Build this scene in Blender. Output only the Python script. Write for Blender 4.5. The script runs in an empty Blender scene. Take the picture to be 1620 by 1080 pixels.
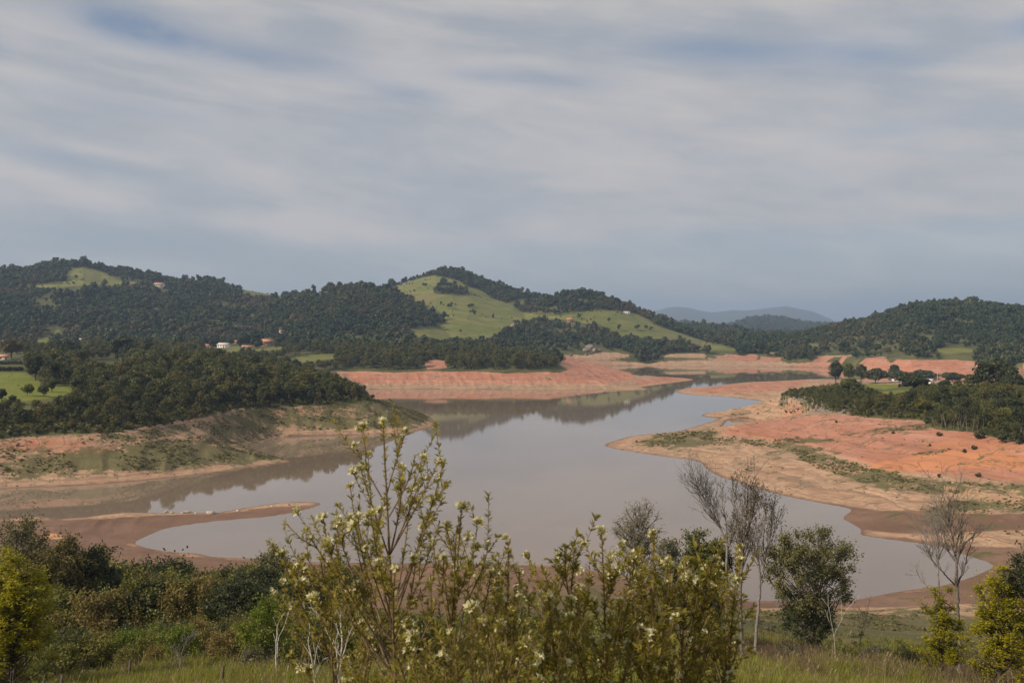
import bpy, math
import numpy as np
from math import radians as R

# ------------------------------------------------------------------ camera, sky, sun, exposure
SC = bpy.context.scene
COL = SC.collection
F, HV, CU, CAMZ = 1575.0, 520.0, 810.0, 50.0      # focal length / horizon row / centre column in photo pixels, eye height in m
cam_d = bpy.data.cameras.new('camera'); cam = bpy.data.objects.new('camera', cam_d); COL.objects.link(cam)
cam.location = (0, 0, CAMZ); cam.rotation_euler = (R(90), 0, 0)
cam_d.sensor_width = 36; cam_d.lens = 36*F/1620; cam_d.shift_y = -20/1620
cam_d.dof.use_dof = True; cam_d.dof.focus_distance = 250; cam_d.dof.aperture_fstop = 9
cam_d.clip_start = 0.1; cam_d.clip_end = 80000
SC.camera = cam

SUN_DIR = np.array([-0.80, -0.42, 0.62]); SUN_DIR /= np.linalg.norm(SUN_DIR)
SUN_EL = math.asin(SUN_DIR[2]); SUN_ROT = math.atan2(SUN_DIR[0], SUN_DIR[1])
sun_d = bpy.data.lights.new('sun', 'SUN'); sun_d.energy = 3.4; sun_d.angle = R(1.0); sun_d.color = (1.0, 0.86, 0.70)
sun = bpy.data.objects.new('sun', sun_d); COL.objects.link(sun)
sun.rotation_euler = (math.pi/2-SUN_EL, 0, math.atan2(SUN_DIR[0], -SUN_DIR[1]))

SC.view_settings.view_transform = 'Standard'; SC.view_settings.look = 'None'
SC.view_settings.gamma = 1; SC.view_settings.exposure = 0.46
SC.cycles.max_bounces = 6; SC.cycles.diffuse_bounces = 2; SC.cycles.glossy_bounces = 2
SC.cycles.transmission_bounces = 2; SC.cycles.volume_bounces = 0; SC.cycles.transparent_max_bounces = 4
SC.cycles.caustics_reflective = False; SC.cycles.caustics_refractive = False
SC.cycles.use_denoising = True
SC.cycles.sample_clamp_indirect = 4

class NT:                                          # tiny node-tree helper
    def __init__(s, t): s.t = t
    def n(s, typ, **kw):
        nd = s.t.nodes.new(typ)
        for k, v in kw.items():
            if k == 'i':
                for kk, vv in v.items():
                    if isinstance(vv, bpy.types.NodeSocket): s.t.links.new(vv, nd.inputs[kk])
                    else: nd.inputs[kk].default_value = vv
            else: setattr(nd, k, v)
        return nd
    def m(s, op, a, b=0.0, c=0.0, clamp=False):
        return s.n('ShaderNodeMath', operation=op, use_clamp=clamp, i={0: a, 1: b, 2: c}).outputs[0]
    def vm(s, op, a, b=(0, 0, 0)):
        return s.n('ShaderNodeVectorMath', operation=op, i={0: a, 1: b}).outputs[0]
    def mix(s, f, a, b, blend='MIX'):
        return s.n('ShaderNodeMix', data_type='RGBA', blend_type=blend, i={0: f, 6: a, 7: b}).outputs[2]
    def ss(s, x, a, b, lo=0.0, hi=1.0):
        return s.n('ShaderNodeMapRange', interpolation_type='SMOOTHSTEP', i={0: x, 1: a, 2: b, 3: lo, 4: hi}).outputs[0]
    def noise(s, vec, scale, detail=4, rough=0.55, dist=0.0):
        return s.n('ShaderNodeTexNoise', i={'Vector': vec, 'Scale': scale, 'Detail': detail, 'Roughness': rough, 'Distortion': dist}).outputs[0]
    def link(s, a, b): s.t.links.new(a, b)

world = bpy.data.worlds.new('World'); SC.world = world; world.use_nodes = True
wt = NT(world.node_tree); wt.t.nodes.clear()
sky = wt.n('ShaderNodeTexSky', sky_type='NISHITA', sun_disc=False, sun_elevation=SUN_EL, sun_rotation=SUN_ROT,
           altitude=800, air_density=1.0, dust_density=2.2, ozone_density=1.3)
dirv = wt.n('ShaderNodeTexCoord').outputs['Generated']
sep = wt.n('ShaderNodeSeparateXYZ', i={0: dirv})
dx, dy, dz = sep.outputs
az = wt.m('MULTIPLY', wt.m('ARCTAN2', dx, dy), 57.2958)            # degrees right of north
el = wt.m('MULTIPLY', wt.m('ARCSINE', dz), 57.2958)                # degrees above the horizon
def gap(a, e, sa, se, tilt, amp):                                  # a thin spot in the cloud veil
    u = wt.m('SUBTRACT', az, a); v = wt.m('SUBTRACT', wt.m('SUBTRACT', el, e), wt.m('MULTIPLY', u, tilt))
    q = wt.m('ADD', wt.m('POWER', wt.m('DIVIDE', u, sa), 2.0), wt.m('POWER', wt.m('DIVIDE', v, se), 2.0))
    return wt.m('MULTIPLY', wt.m('POWER', 2.718, wt.m('MULTIPLY', q, -1.0)), amp)
wp = wt.n('ShaderNodeCombineXYZ', i={0: wt.m('MULTIPLY', az, 0.060), 1: wt.m('ADD', wt.m('MULTIPLY', el, 0.30), wt.m('MULTIPLY', az, 0.035)), 2: 3.7}).outputs[0]
n_big = wt.noise(wp, 1.1, 4, 0.5, 0.5)
wp2 = wt.n('ShaderNodeCombineXYZ', i={0: wt.m('MULTIPLY', az, 0.10), 1: wt.m('ADD', wt.m('MULTIPLY', el, 0.75), wt.m('MULTIPLY', az, 0.10)), 2: 9.1}).outputs[0]
n_fine = wt.noise(wp2, 0.8, 5, 0.5, 0.6)
wp3 = wt.n('ShaderNodeCombineXYZ', i={0: wt.m('MULTIPLY', az, 0.22), 1: wt.m('ADD', wt.m('MULTIPLY', el, 0.55), wt.m('MULTIPLY', az, 0.05)), 2: 21.0}).outputs[0]
n_mot = wt.noise(wp3, 0.9, 8, 0.56, 0.25)
g = 0.0
for a in ((-20.5, 16.0, 3.6, 1.05, -.10, 1.15), (-13.0, 14.6, 5.0, .85, -.08, .95), (-6.5, 13.2, 2.6, .55, -.10, .6), (0.5, 14.2, 5.0, .55, -.04, .65), (13.0, 15.2, 5.5, .8, -.05, .85),
          (21.0, 14.3, 3.0, .7, -.1, .5), (28.0, 15.0, 2.6, .8, 0.0, .9), (-22, 11.8, 7, .6, -.12, .5), (-25, 8.9, 5, .4, -.12, .45), (20, 10.5, 4, .5, .06, .35)):
    g = wt.m('ADD', g, gap(*a))
g = wt.m('MULTIPLY', g, wt.m('ADD', wt.m('MULTIPLY', n_mot, 2.8), -0.4))
cov = wt.m('ADD', wt.m('MULTIPLY', n_big, 0.9), wt.m('MULTIPLY', n_fine, 0.45))
cov = wt.ss(cov, 0.40, 0.86, 0.80, 1.0)
edge = wt.m('ADD', el, wt.m('ADD', wt.m('MULTIPLY', wt.m('SUBTRACT', n_big, .5), 2.2), wt.m('MULTIPLY', az, -.012)))
low = wt.ss(edge, 4.6, 5.9, 0.70, 1.0)                             # the veil starts above a band of clearer grey air
cov = wt.m('MULTIPLY', cov, low)
cov = wt.m('MULTIPLY', cov, wt.m('SUBTRACT', 1.0, wt.m('MINIMUM', wt.m('MULTIPLY', g, 0.60), 0.8)))
shade = wt.m('ADD', wt.m('MULTIPLY', n_mot, .30), wt.m('ADD', wt.m('ADD', wt.m('MULTIPLY', n_fine, .14), gap(2, 9.6, 40, 3.4, .02, .05)), wt.m('MULTIPLY', n_big, .40)))
ccol = wt.mix(wt.ss(shade, .31, .55), (3.05, 3.15, 3.35, 1), (4.15, 3.97, 3.92, 1))
skyc = wt.mix(1.0, sky.outputs[0], (0.66, 0.68, 0.70, 1), 'MULTIPLY')
bgc = wt.mix(cov, skyc, ccol)
bg = wt.n('ShaderNodeBackground', i={'Color': bgc, 'Strength': 0.10})
wt.link(bg.outputs[0], wt.n('ShaderNodeOutputWorld').inputs[0])

# ------------------------------------------------------------------ small maths helpers
def px(u, v, z=0.0):                               # photo pixel -> point on the level z
    y = (CAMZ-z)*F/(v-HV); return ((u-CU)/F*y, y)
def at(u, d): return (u-CU)/F*d                    # x of a column at depth d
def zz(v, d): return CAMZ-(v-HV)/F*d               # height of a row at depth d
def sstep(x, a, b):
    t = np.clip((x-a)/(b-a), 0, 1); return t*t*(3-2*t)
def _hash(i, j, s):
    n = (i*374761393 + j*668265263 + s*1442695041) & 0xFFFFFFFF
    n = ((n ^ (n >> 13))*1274126177) & 0xFFFFFFFF
    return ((n ^ (n >> 16)) & 0xFFFFFF)/float(0xFFFFFF)
def vnoise(x, y, s=0):
    xi = np.floor(x).astype(np.int64); yi = np.floor(y).astype(np.int64)
    fx = x-xi; fy = y-yi; fx = fx*fx*fx*(fx*(fx*6-15)+10); fy = fy*fy*fy*(fy*(fy*6-15)+10)
    a = _hash(xi, yi, s); b = _hash(xi+1, yi, s); c = _hash(xi, yi+1, s); d = _hash(xi+1, yi+1, s)
    return (a*(1-fx)+b*fx)*(1-fy)+(c*(1-fx)+d*fx)*fy
def fbm(x, y, s=0, o=4):
    r = 0; a = 0.5; t = 0
    for k in range(o):
        r = r+a*vnoise(x*2**k+k*17.3, y*2**k-k*9.1, s+k); t += a; a *= .5
    return r/t
def poly_sd(X, Y, P):                              # signed distance to a polygon, positive inside
    P = np.asarray(P, float); n = len(P); d = np.full(X.shape, 1e18); ins = np.zeros(X.shape, bool)
    for i in range(n):
        ax, ay = P[i]; bx, by = P[(i+1) % n]; ex, ey = bx-ax, by-ay
        t = np.clip(((X-ax)*ex+(Y-ay)*ey)/(ex*ex+ey*ey+1e-12), 0, 1)
        d = np.minimum(d, (X-ax-t*ex)**2+(Y-ay-t*ey)**2)
        if ay != by: ins ^= ((ay > Y) != (by > Y)) & (X < ex*(Y-ay)/ey+ax)
    d = np.sqrt(d); return np.where(ins, d, -d)
def smooth_poly(P, it=1, keep=False):              # Chaikin rounding
    P = np.asarray(P, float)
    for _ in range(it):
        Q = np.roll(P, -1, 0); P = np.stack([.78*P+.22*Q, .22*P+.78*Q], 1).reshape(-1, 2)
    return P

# ------------------------------------------------------------------ object helpers
def props(o, label=None, cat=None, group=None, kind=None):
    if label: o['label'] = label
    if cat: o['category'] = cat
    if group: o['group'] = group
    if kind: o['kind'] = kind
    return o
def thing(name, loc, label, cat, group=None, rz=0.0, sc=1.0):
    o = bpy.data.objects.new(name, None); COL.objects.link(o); o.location = loc; o.rotation_euler = (0, 0, rz)
    o.scale = (sc, sc, sc); o.empty_display_size = .5
    return props(o, label, cat, group)
def obj(name, mesh, parent=None):
    o = bpy.data.objects.new(name, mesh); COL.objects.link(o)
    if parent is not None: o.parent = parent
    return o
class MB:                                          # mesh buffer
    def __init__(s): s.v = []; s.q = []; s.t = []; s.mi = []; s.n = 0
    def quad_block(s, V, Q, tint=0.5, mi=0):
        V = np.asarray(V, float).reshape(-1, 3); Q = np.asarray(Q, np.int64).reshape(-1, 4)
        s.v.append(V); s.q.append(Q+s.n); s.n += len(V)
        s.t.append(np.broadcast_to(np.asarray(tint, float), (len(Q),)).copy()); s.mi.append(np.full(len(Q), mi))
    def tube(s, P, rad, sides=5, tint=.5, mi=0):
        P = np.asarray(P, float); n = len(P); rad = np.broadcast_to(np.asarray(rad, float), (n,))
        T = np.gradient(P, axis=0); T /= np.linalg.norm(T, axis=1, keepdims=True)+1e-9
        ref = np.array([0.31, .17, .93]) if abs(T[0][2]) < .8 else np.array([1., .2, 0])
        A = np.cross(T, ref); A /= np.linalg.norm(A, axis=1, keepdims=True)+1e-9; B = np.cross(T, A)
        th = np.arange(sides)*2*np.pi/sides
        V = P[:, None]+rad[:, None, None]*(np.cos(th)[None, :, None]*A[:, None]+np.sin(th)[None, :, None]*B[:, None])
        i = np.arange(n-1)[:, None]*sides; k = np.arange(sides)[None]; k2 = (k+1) % sides
        Q = np.stack([i+k, i+k2, i+sides+k2, i+sides+k], -1).reshape(-1, 4)
        s.quad_block(V, Q, tint, mi)
    def leaves(s, C, D, N, ln, wd, tint=.5, mi=0, fold=.15):   # diamond leaves from base C along D, facing N
        C = np.asarray(C, float); m = len(C)
        if m == 0: return
        D = D/(np.linalg.norm(D, axis=1, keepdims=True)+1e-9)
        S = np.cross(D, N); S /= np.linalg.norm(S, axis=1, keepdims=True)+1e-9
        N2 = np.cross(S, D); ln = np.broadcast_to(np.asarray(ln, float), (m,))[:, None]; wd = np.broadcast_to(np.asarray(wd, float), (m,))[:, None]
        V = np.stack([C, C+D*ln*.5+S*wd*.5+N2*wd*fold, C+D*ln, C+D*ln*.5-S*wd*.5+N2*wd*fold], 1)
        Q = np.arange(m*4).reshape(m, 4)
        s.quad_block(V, Q, tint, mi)
    def cards(s, C, N, sz, rng, asp=.7, tint=.5, mi=0):        # small leaf sprays centred on C facing N
        t = rng.normal(size=C.shape); t -= N*np.sum(t*N, 1, keepdims=True); t /= np.linalg.norm(t, axis=1, keepdims=True)+1e-9
        sz = np.broadcast_to(np.asarray(sz, float), (len(C),))
        s.leaves(C-t*sz[:, None]*.5, t, N, sz, sz*asp, tint, mi, .2)
    def box(s, c, sx, sy, sz, tint=.5, mi=0):
        x, y, z = c; V = [(x+a*sx/2, y+b*sy/2, z+d*sz/2) for d in (-1, 1) for b in (-1, 1) for a in (-1, 1)]
        s.quad_block(V, [(0, 2, 3, 1), (4, 5, 7, 6), (0, 1, 5, 4), (2, 6, 7, 3), (0, 4, 6, 2), (1, 3, 7, 5)], tint, mi)
    def mesh(s, name, *mats, smooth=False):
        V = np.concatenate(s.v); Q = np.concatenate(s.q); T = np.concatenate(s.t); MI = np.concatenate(s.mi)
        me = bpy.data.meshes.new(name); me.vertices.add(len(V)); me.vertices.foreach_set('co', V.astype(np.float32).ravel())
        me.loops.add(Q.size); me.loops.foreach_set('vertex_index', Q.astype(np.int32).ravel())
        me.polygons.add(len(Q)); me.polygons.foreach_set('loop_start', np.arange(0, Q.size, 4, dtype=np.int32))
        for m in mats: me.materials.append(m)
        me.polygons.foreach_set('material_index', MI.astype(np.int32))
        if smooth: me.polygons.foreach_set('use_smooth', np.ones(len(Q), bool))
        a = me.attributes.new('tint', 'FLOAT', 'FACE'); a.data.foreach_set('value', T.astype(np.float32))
        me.update(calc_edges=True); return me

# ------------------------------------------------------------------ materials
def leaf_mat(name, dark, light, warm=None, trans=.25, rough=.55):
    m = bpy.data.materials.new(name); m.use_nodes = True; t = NT(m.node_tree); t.t.nodes.clear()
    tint = t.n('ShaderNodeAttribute', attribute_name='tint').outputs['Fac']
    rnd = t.n('ShaderNodeObjectInfo').outputs['Random']
    c = t.mix(t.m('ADD', t.m('MULTIPLY', tint, .7), t.m('MULTIPLY', rnd, .3)), (*dark, 1), (*light, 1))
    if warm:
        r2 = t.m('FRACT', t.m('MULTIPLY', rnd, 17.31)); c = t.mix(t.ss(r2, .55, 1.0, 0, .8), c, (*warm, 1))
    p = t.n('ShaderNodeBsdfPrincipled', i={'Base Color': c, 'Roughness': rough, 'Specular IOR Level': .25})
    tr = t.n('ShaderNodeBsdfTranslucent', i={'Color': t.mix(.5, c, (.12, .13, .02, 1), 'ADD') if False else c})
    mx = t.n('ShaderNodeMixShader', i={0: trans, 1: p.outputs[0], 2: tr.outputs[0]})
    t.link(mx.outputs[0], t.n('ShaderNodeOutputMaterial').inputs[0]); return m
def solid_mat(name, a, b, scale=3.0, rough=.85, bump=.0, spec=.3):
    m = bpy.data.materials.new(name); m.use_nodes = True; t = NT(m.node_tree); t.t.nodes.clear()
    pos = t.n('ShaderNodeTexCoord').outputs['Object']
    n = t.noise(pos, scale, 5, .65)
    c = t.mix(t.ss(n, .3, .7), (*a, 1), (*b, 1))
    p = t.n('ShaderNodeBsdfPrincipled', i={'Base Color': c, 'Roughness': rough, 'Specular IOR Level': spec})
    if bump:
        t.link(t.n('ShaderNodeBump', i={'Height': n, 'Strength': bump, 'Distance': .05}).outputs[0], p.inputs['Normal'])
    t.link(p.outputs[0], t.n('ShaderNodeOutputMaterial').inputs[0]); return m

M = {}
M['bark'] = solid_mat('bark', (.10, .08, .06), (.20, .17, .14), 6, bump=.4)
M['bark_dark'] = solid_mat('bark_dark', (.045, .035, .028), (.10, .08, .065), 6, bump=.4)
M['bark_pale'] = solid_mat('bark_pale', (.38, .34, .29), (.58, .54, .48), 5, bump=.3)
M['bark_grey'] = solid_mat('bark_grey', (.15, .13, .115), (.27, .245, .22), 5, bump=.3)
M['stem'] = solid_mat('stem', (.12, .075, .045), (.20, .14, .085), 40, bump=.2)
M['forest'] = leaf_mat('forest_leaf', (.046, .056, .016), (.140, .148, .040), (.16, .125, .038))
M['hill'] = leaf_mat('hill_leaf', (.036, .054, .021), (.090, .118, .042), (.12, .11, .045), trans=.2)
M['dark'] = leaf_mat('dark_leaf', (.028, .038, .015), (.080, .090, .032), trans=.2)
M['euc'] = leaf_mat('eucalyptus_leaf', (.095, .098, .034), (.23, .21, .080), trans=.2)
M['sparse'] = leaf_mat('sparse_leaf', (.075, .065, .035), (.13, .11, .05), trans=.3)
M['yellow'] = leaf_mat('yellow_leaf', (.18, .192, .012), (.50, .43, .026), trans=.5)
M['bright'] = leaf_mat('bright_leaf', (.095, .135, .016), (.21, .25, .03), trans=.4)
M['scrub'] = leaf_mat('scrub_leaf', (.085, .10, .018), (.25, .24, .05), (.23, .165, .05), trans=.3)
M['grey_scrub'] = leaf_mat('grey_scrub_leaf', (.10, .095, .06), (.17, .15, .09), trans=.2)
M['weed'] = leaf_mat('weed_leaf', (.10, .105, .036), (.20, .185, .07), (.22, .185, .085), trans=.2)
M['grass'] = leaf_mat('grass_blade', (.125, .15, .016), (.31, .31, .045), (.32, .25, .07), trans=.4)
M['straw'] = leaf_mat('straw_blade', (.24, .18, .09), (.40, .32, .18), trans=.3)
M['shrub'] = leaf_mat('shrub_leaf', (.16, .15, .024), (.42, .34, .055), trans=.5, rough=.4)
M['petal'] = leaf_mat('petal', (.58, .52, .24), (.80, .76, .50), trans=.35)
M['bud'] = leaf_mat('bud', (.28, .26, .05), (.50, .44, .12), trans=.35)
M['crop'] = leaf_mat('crop_leaf', (.085, .10, .045), (.16, .17, .075), trans=.25)
M['white'] = solid_mat('white_wall', (.68, .66, .62), (.80, .78, .74), 2)
M['cream'] = solid_mat('cream_wall', (.55, .47, .36), (.66, .58, .46), 2)
M['brick'] = solid_mat('brick_wall', (.34, .17, .11), (.42, .22, .15), 2)
M['tile'] = solid_mat('roof_tile', (.42, .19, .11), (.52, .27, .17), 3)
M['sheet'] = solid_mat('sheet_roof', (.52, .50, .48), (.62, .60, .58), 3)
M['glass'] = solid_mat('window_glass', (.03, .035, .04), (.05, .055, .06), 2, rough=.1, spec=.6)
M['wood'] = solid_mat('weathered_wood', (.07, .05, .04), (.14, .11, .085), 8, bump=.4)
M['rock'] = solid_mat('rock', (.15, .125, .105), (.27, .23, .195), 1.2, bump=.6)
M['rock_pale'] = solid_mat('pale_rock', (.34, .27, .21), (.48, .41, .34), 1.5, bump=.6)
M['concrete'] = solid_mat('concrete', (.50, .49, .46), (.60, .58, .55), 3)

# ------------------------------------------------------------------ the lie of the land
shore = [(-420, 802), (-200, 788), (0, 773), (110, 769), (230, 760), (330, 749), (400, 738), (445, 733), (463, 730), (440, 722), (408, 714), (392, 707),
         (420, 693), (480, 689.5), (560, 688), (620, 686), (655, 683), (682, 676), (690, 668), (682, 660), (668, 653), (645, 645), (605, 638), (560, 633), (515, 627), (505, 618),
         (560, 616.5), (600, 615.5), (640, 615), (750, 615.5), (850, 616), (930, 616), (985, 616.5), (1031, 616.5), (1012, 612.5), (1038, 609), (1070, 605), (1102, 600.5),
         (1082, 597.5), (1052, 596), (1012, 596.5), (985, 594), (1004, 590.5), (978, 585), (952, 580), (985, 578), (1060, 578.2), (1130, 579), (1210, 580), (1270, 580.5), (1300, 581),
         (1340, 583), (1380, 588), (1440, 592), (1550, 595), (1720, 600), (1720, 606), (1450, 602.5), (1340, 600), (1285, 599), (1233, 602.5), (1181, 604), (1147, 608), (1122, 611.5), (1083, 614),
         (1065, 618.5), (1078, 622.5), (1105, 625.5), (1147, 627), (1172, 630.5), (1212, 634.5), (1216, 639), (1196, 643.5), (1172, 648.5), (1147, 652.5), (1122, 652), (1108, 656.8),
         (1115, 659), (1137, 660.5), (1139, 662), (1122, 668), (1088, 678), (1073, 682), (1018, 687), (996, 690), (981, 694), (952, 704), (974, 710), (1018, 717), (1048, 721.5), (1088, 726.5), (1107, 730.6),
         (1113, 734), (1115, 740), (1137, 753.6), (1162, 761), (1194, 771), (1236, 783), (1286, 793), (1342, 803), (1349, 807), (1331, 819), (1350, 829), (1364, 837.5), (1360, 846), (1387, 850), (1428, 856), (1470, 861),
         (1498, 868), (1531, 879), (1564, 889), (1573, 895), (1564, 901), (1534, 914), (1484, 928), (1442, 932), (1400, 939), (1359, 948), (1325, 950), (1234, 950), (1175, 950), (1080, 935), (1000, 915),
         (947, 903), (913, 897), (880, 894), (780, 892.6), (640, 890), (484, 889), (399, 882.5), (337, 881), (311, 874.6), (272, 873), (233, 867), (209, 858.6), (233, 847), (259, 836), (301, 829), (352, 823), (417, 818),
         (455, 812.6), (494, 803.5), (509, 797), (502, 794), (468, 793), (430, 796), (398, 801), (352, 809), (337, 811), (285, 810.5), (233, 811), (200, 809.5), (156, 814), (130, 818), (96, 819.5), (52, 816), (0, 821), (-200, 826), (-420, 822)]
pond = [(1143, 673), (1152, 663.5), (1179, 660.5), (1191, 663.5), (1200, 668.4), (1172, 670.5), (1146, 675)]
SH = smooth_poly([px(*p) for p in shore]); PO = smooth_poly([px(*p) for p in pond])
ZP = 13.0                                          # full-pool level above today's water
main = [px(u, v, ZP) for u, v in [(-900, 715), (-200, 696), (0, 690), (52, 687), (145, 684), (207, 680), (259, 671), (293, 663), (339, 652), (363, 649), (417, 643), (468, 640), (533, 636), (588, 632.5),
        (578, 624), (550, 615), (510, 607), (470, 600), (480, 592), (520, 586), (560, 585), (600, 586), (700, 585.5), (800, 586), (870, 586), (889, 583), (882, 575), (872, 568), (880, 564), (900, 563), (1000, 562),
        (1142, 561), (1240, 561), (1270, 564), (1300, 563), (1360, 567), (1400, 570), (1442, 572), (1548, 573), (1620, 577), (1900, 583)]] + [(3500, 1200), (16000, 3000), (30000, 30000), (-30000, 30000), (-16000, 1500), (-3000, 300)]
right = [px(u, v, ZP) for u, v in [(1236, 625), (1262, 634), (1319, 651), (1368, 658.5), (1408, 661), (1467, 663), (1470, 672), (1491, 678), (1546, 683), (1585, 693), (1620, 700), (1800, 722), (2600, 760), (2600, 612),
        (1700, 612), (1500, 608), (1400, 608), (1330, 607), (1280, 611), (1250, 619)]]
near = [(130*math.sin(a), 130*math.cos(a)) for a in np.linspace(R(-88), R(88), 60)] + [(3000, -60), (3000, -4000), (-3000, -4000), (-3000, -60)]
NEAR_Z = ([0, 4, 10, 20, 30, 45, 70, 100, 130], [48.4, 47.2, 45.3, 42.2, 39.0, 34.0, 27.3, 19.5, 13.0])

# hills: ridge line (photo column, row), distance of the ridge, distance of the foot
HILLS = [
    (2100, 1150, [(-1500, 440), (-700, 415), (-300, 440), (0, 431), (50, 425), (100, 417), (130, 417), (160, 425), (200, 429), (255, 442), (275, 446), (330, 446), (370, 455), (385, 458), (420, 464), (447, 468), (500, 478), (560, 500), (620, 530)]),
    (1750, 1150, [(330, 560), (380, 520), (430, 484), (470, 469), (500, 463), (540, 456), (580, 454), (612, 459), (640, 471), (680, 491), (705, 506), (730, 526), (760, 560)]),
    (2150, 1250, [(480, 560), (540, 500), (600, 462), (620, 453), (650, 444), (690, 432), (715, 430), (740, 436), (780, 452), (820, 464), (850, 473), (880, 482), (950, 500), (1050, 530), (1150, 560)]),
    (1830, 1430, [(740, 545), (800, 500), (830, 487), (860, 476), (905, 464), (940, 469), (980, 481), (1020, 496), (1060, 514), (1100, 530), (1160, 551), (1200, 562)]),
    (2600, 1500, [(960, 560), (1040, 512), (1090, 517), (1130, 517), (1170, 523), (1200, 533), (1260, 560)]),
    (1900, 1480, [(1140, 566), (1180, 556), (1220, 545), (1260, 533), (1300, 523), (1340, 515), (1380, 505), (1410, 498), (1440, 488), (1470, 483), (1500, 481), (1540, 482), (1580, 487), (1620, 491), (1800, 476), (2200, 490), (3500, 450)]),
    (5200, 3400, [(1020, 520), (1050, 512), (1090, 512), (1120, 520), (1160, 515), (1180, 508), (1210, 503), (1240, 505), (1270, 512), (1300, 515), (1340, 516), (1420, 512), (1600, 505), (2600, 520)]),
    (15500, 9000, [(600, 520), (900, 508), (1000, 500), (1040, 491), (1058, 486), (1072, 485), (1090, 487), (1112, 492), (1130, 494), (1160, 490), (1178, 491), (1200, 489), (1225, 486), (1242, 484), (1262, 488), (1285, 492), (1302, 499), (1320, 507), (1360, 516), (1700, 512), (2400, 520)]),
]
FOOT = {0: ([-900, 300, 620], [1050, 1250, 1300]), 5: ([1140, 1300, 1450, 1700], [1480, 1420, 1160, 1120])}

def land_raw(X, Y):
    """height of the land at world X, Y, and the distances used for its cover"""
    r = np.hypot(X, Y); a = np.arctan2(X, Y)
    ds = -np.maximum(poly_sd(X, Y, SH), poly_sd(X, Y, PO))        # + on land
    sm, sr, sn = poly_sd(X, Y, main), poly_sd(X, Y, right), poly_sd(X, Y, near)
    dp = np.maximum(-np.maximum(np.maximum(sm, sr), sn), 0)
    dl = np.maximum(ds, 0)
    t = dl/(dl+dp+1e-6); dpo = -poly_sd(X, Y, PO)
    wob = (fbm(X/26, Y/26, 5)-.5)
    ex = 1.25+.9*sstep(-Y, -235, -190)*sstep(-X, -25, 10)
    z = ZP*t**ex
    z += wob*2.2*t*(1-t)*2
    ril = np.abs(fbm(X/9+Y/40, Y/34-X/60, 21, 3)-.5)
    z += (.5-ril*4).clip(-.5, .5)*1.1*np.clip(4*t*(1-t), 0, 1)*np.clip(dp/12, 0, 1)*sstep(Y, 180, 260)
    wpo = (1-sstep(Y, 535, 562))*(1-sstep(dpo, 45, 80)); z = np.where(dpo > 0, z*(1-wpo)+wpo*np.minimum(z, .03+dpo*.035+np.maximum(dpo-22, 0)*.3), z)
    z = np.where(ds > 0, np.maximum(z, 0.02+np.minimum(dl*.02, .1)), -np.minimum(-ds*.12, 4))
    zm = ZP+17*(1-np.exp(-np.maximum(sm, 0)/120))+fbm(X/60, Y/60, 3)*3*np.clip(sm/60, 0, 1)
    zr = ZP+2.5*(1-np.exp(-np.maximum(sr, 0)/40))+fbm(X/40, Y/40, 8)*1.5*np.clip(sr/40, 0, 1)
    zn = np.interp(130-np.maximum(sn, 0), *NEAR_Z)+(fbm(X/14, Y/14, 6)-.5)*1.6*np.clip(sn/15, 0, 1)*np.clip(r/35, 0, 1)
    z = np.where(sm > 0, np.maximum(zm, z), z); z = np.where(sr > 0, zr, z); z = np.where(sn > 0, zn, z)
    u = CU+F*np.tan(np.clip(a, -1.4, 1.4)); c = np.cos(np.clip(a, -1.4, 1.4))
    zh = np.full(X.shape, -1e9)
    for k, (D, Fo, L) in enumerate(HILLS):
        L = np.array(L, float); v = np.interp(u, L[:, 0], L[:, 1]); m = (u >= L[0, 0]) & (u <= L[-1, 0])
        Dk = D*(1+.06*(fbm(u/260, u*0+k, 40+k, 2)-.5)); Fk = np.interp(u, *FOOT[k]) if k in FOOT else Fo
        zr_ = CAMZ-(v-HV)/F*Dk*c
        tt = (r-Fk)/(Dk-Fk); tc = np.clip(tt, 0, 1)
        base = ZP+1+10*np.clip(sm/220, 0, 1) if k < 6 else 0.0
        sc = 300. if D < 4000 else D/6
        gul = fbm(X/sc+3*k, Y/sc, 60+k, 5)-.5
        pr = .50*tc+.50*tc*tc*(3-2*tc)
        h = base+(zr_-base)*np.clip(pr+gul*.75*tc*(1-tc)*1.35, 0, 1.05)*(sstep(sm, 0, 45) if k < 6 else 1)
        h = np.where(tt > 1, zr_-(r-Dk)*.32, h); h = np.where((tt < 0) | ~m, -1e9, h)
        zh = np.maximum(zh, h)
    z = np.where((sm > 0) & (zh > -1e8), np.maximum(z, zh*1.0), z)
    return z, ds, dp, sm, sr, sn

azs = np.radians(np.concatenate([np.linspace(-180, -60, 25)[:-1], np.linspace(-60, -31, 60)[:-1], np.arange(-31, 31, .055), np.linspace(31, 60, 60)[1:], np.linspace(60, 180, 25)[1:]]))
rs = [0.05, .6]
while rs[-1] < 17500:
    r_ = rs[-1]
    rs.append(r_+(min(max(r_*.06, .5), .8) if r_ < 160 else min(max(r_*r_/46000, .8), 6.5 if r_ < 1600 else 11) if r_ < 2700 else r_*.012))
rs = np.array(rs)
AA, RR = np.meshgrid(azs, rs); GX = RR*np.sin(AA); GY = RR*np.cos(AA)
GZ, GDS, GDP, GSM, GSR, GSN = land_raw(GX, GY)
GU = np.where(np.abs(AA) < 1.3, CU+F*np.tan(np.clip(AA, -1.3, 1.3)), -1e5); GV = HV+(CAMZ-GZ)/np.maximum(GY, .01)*F

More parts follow.
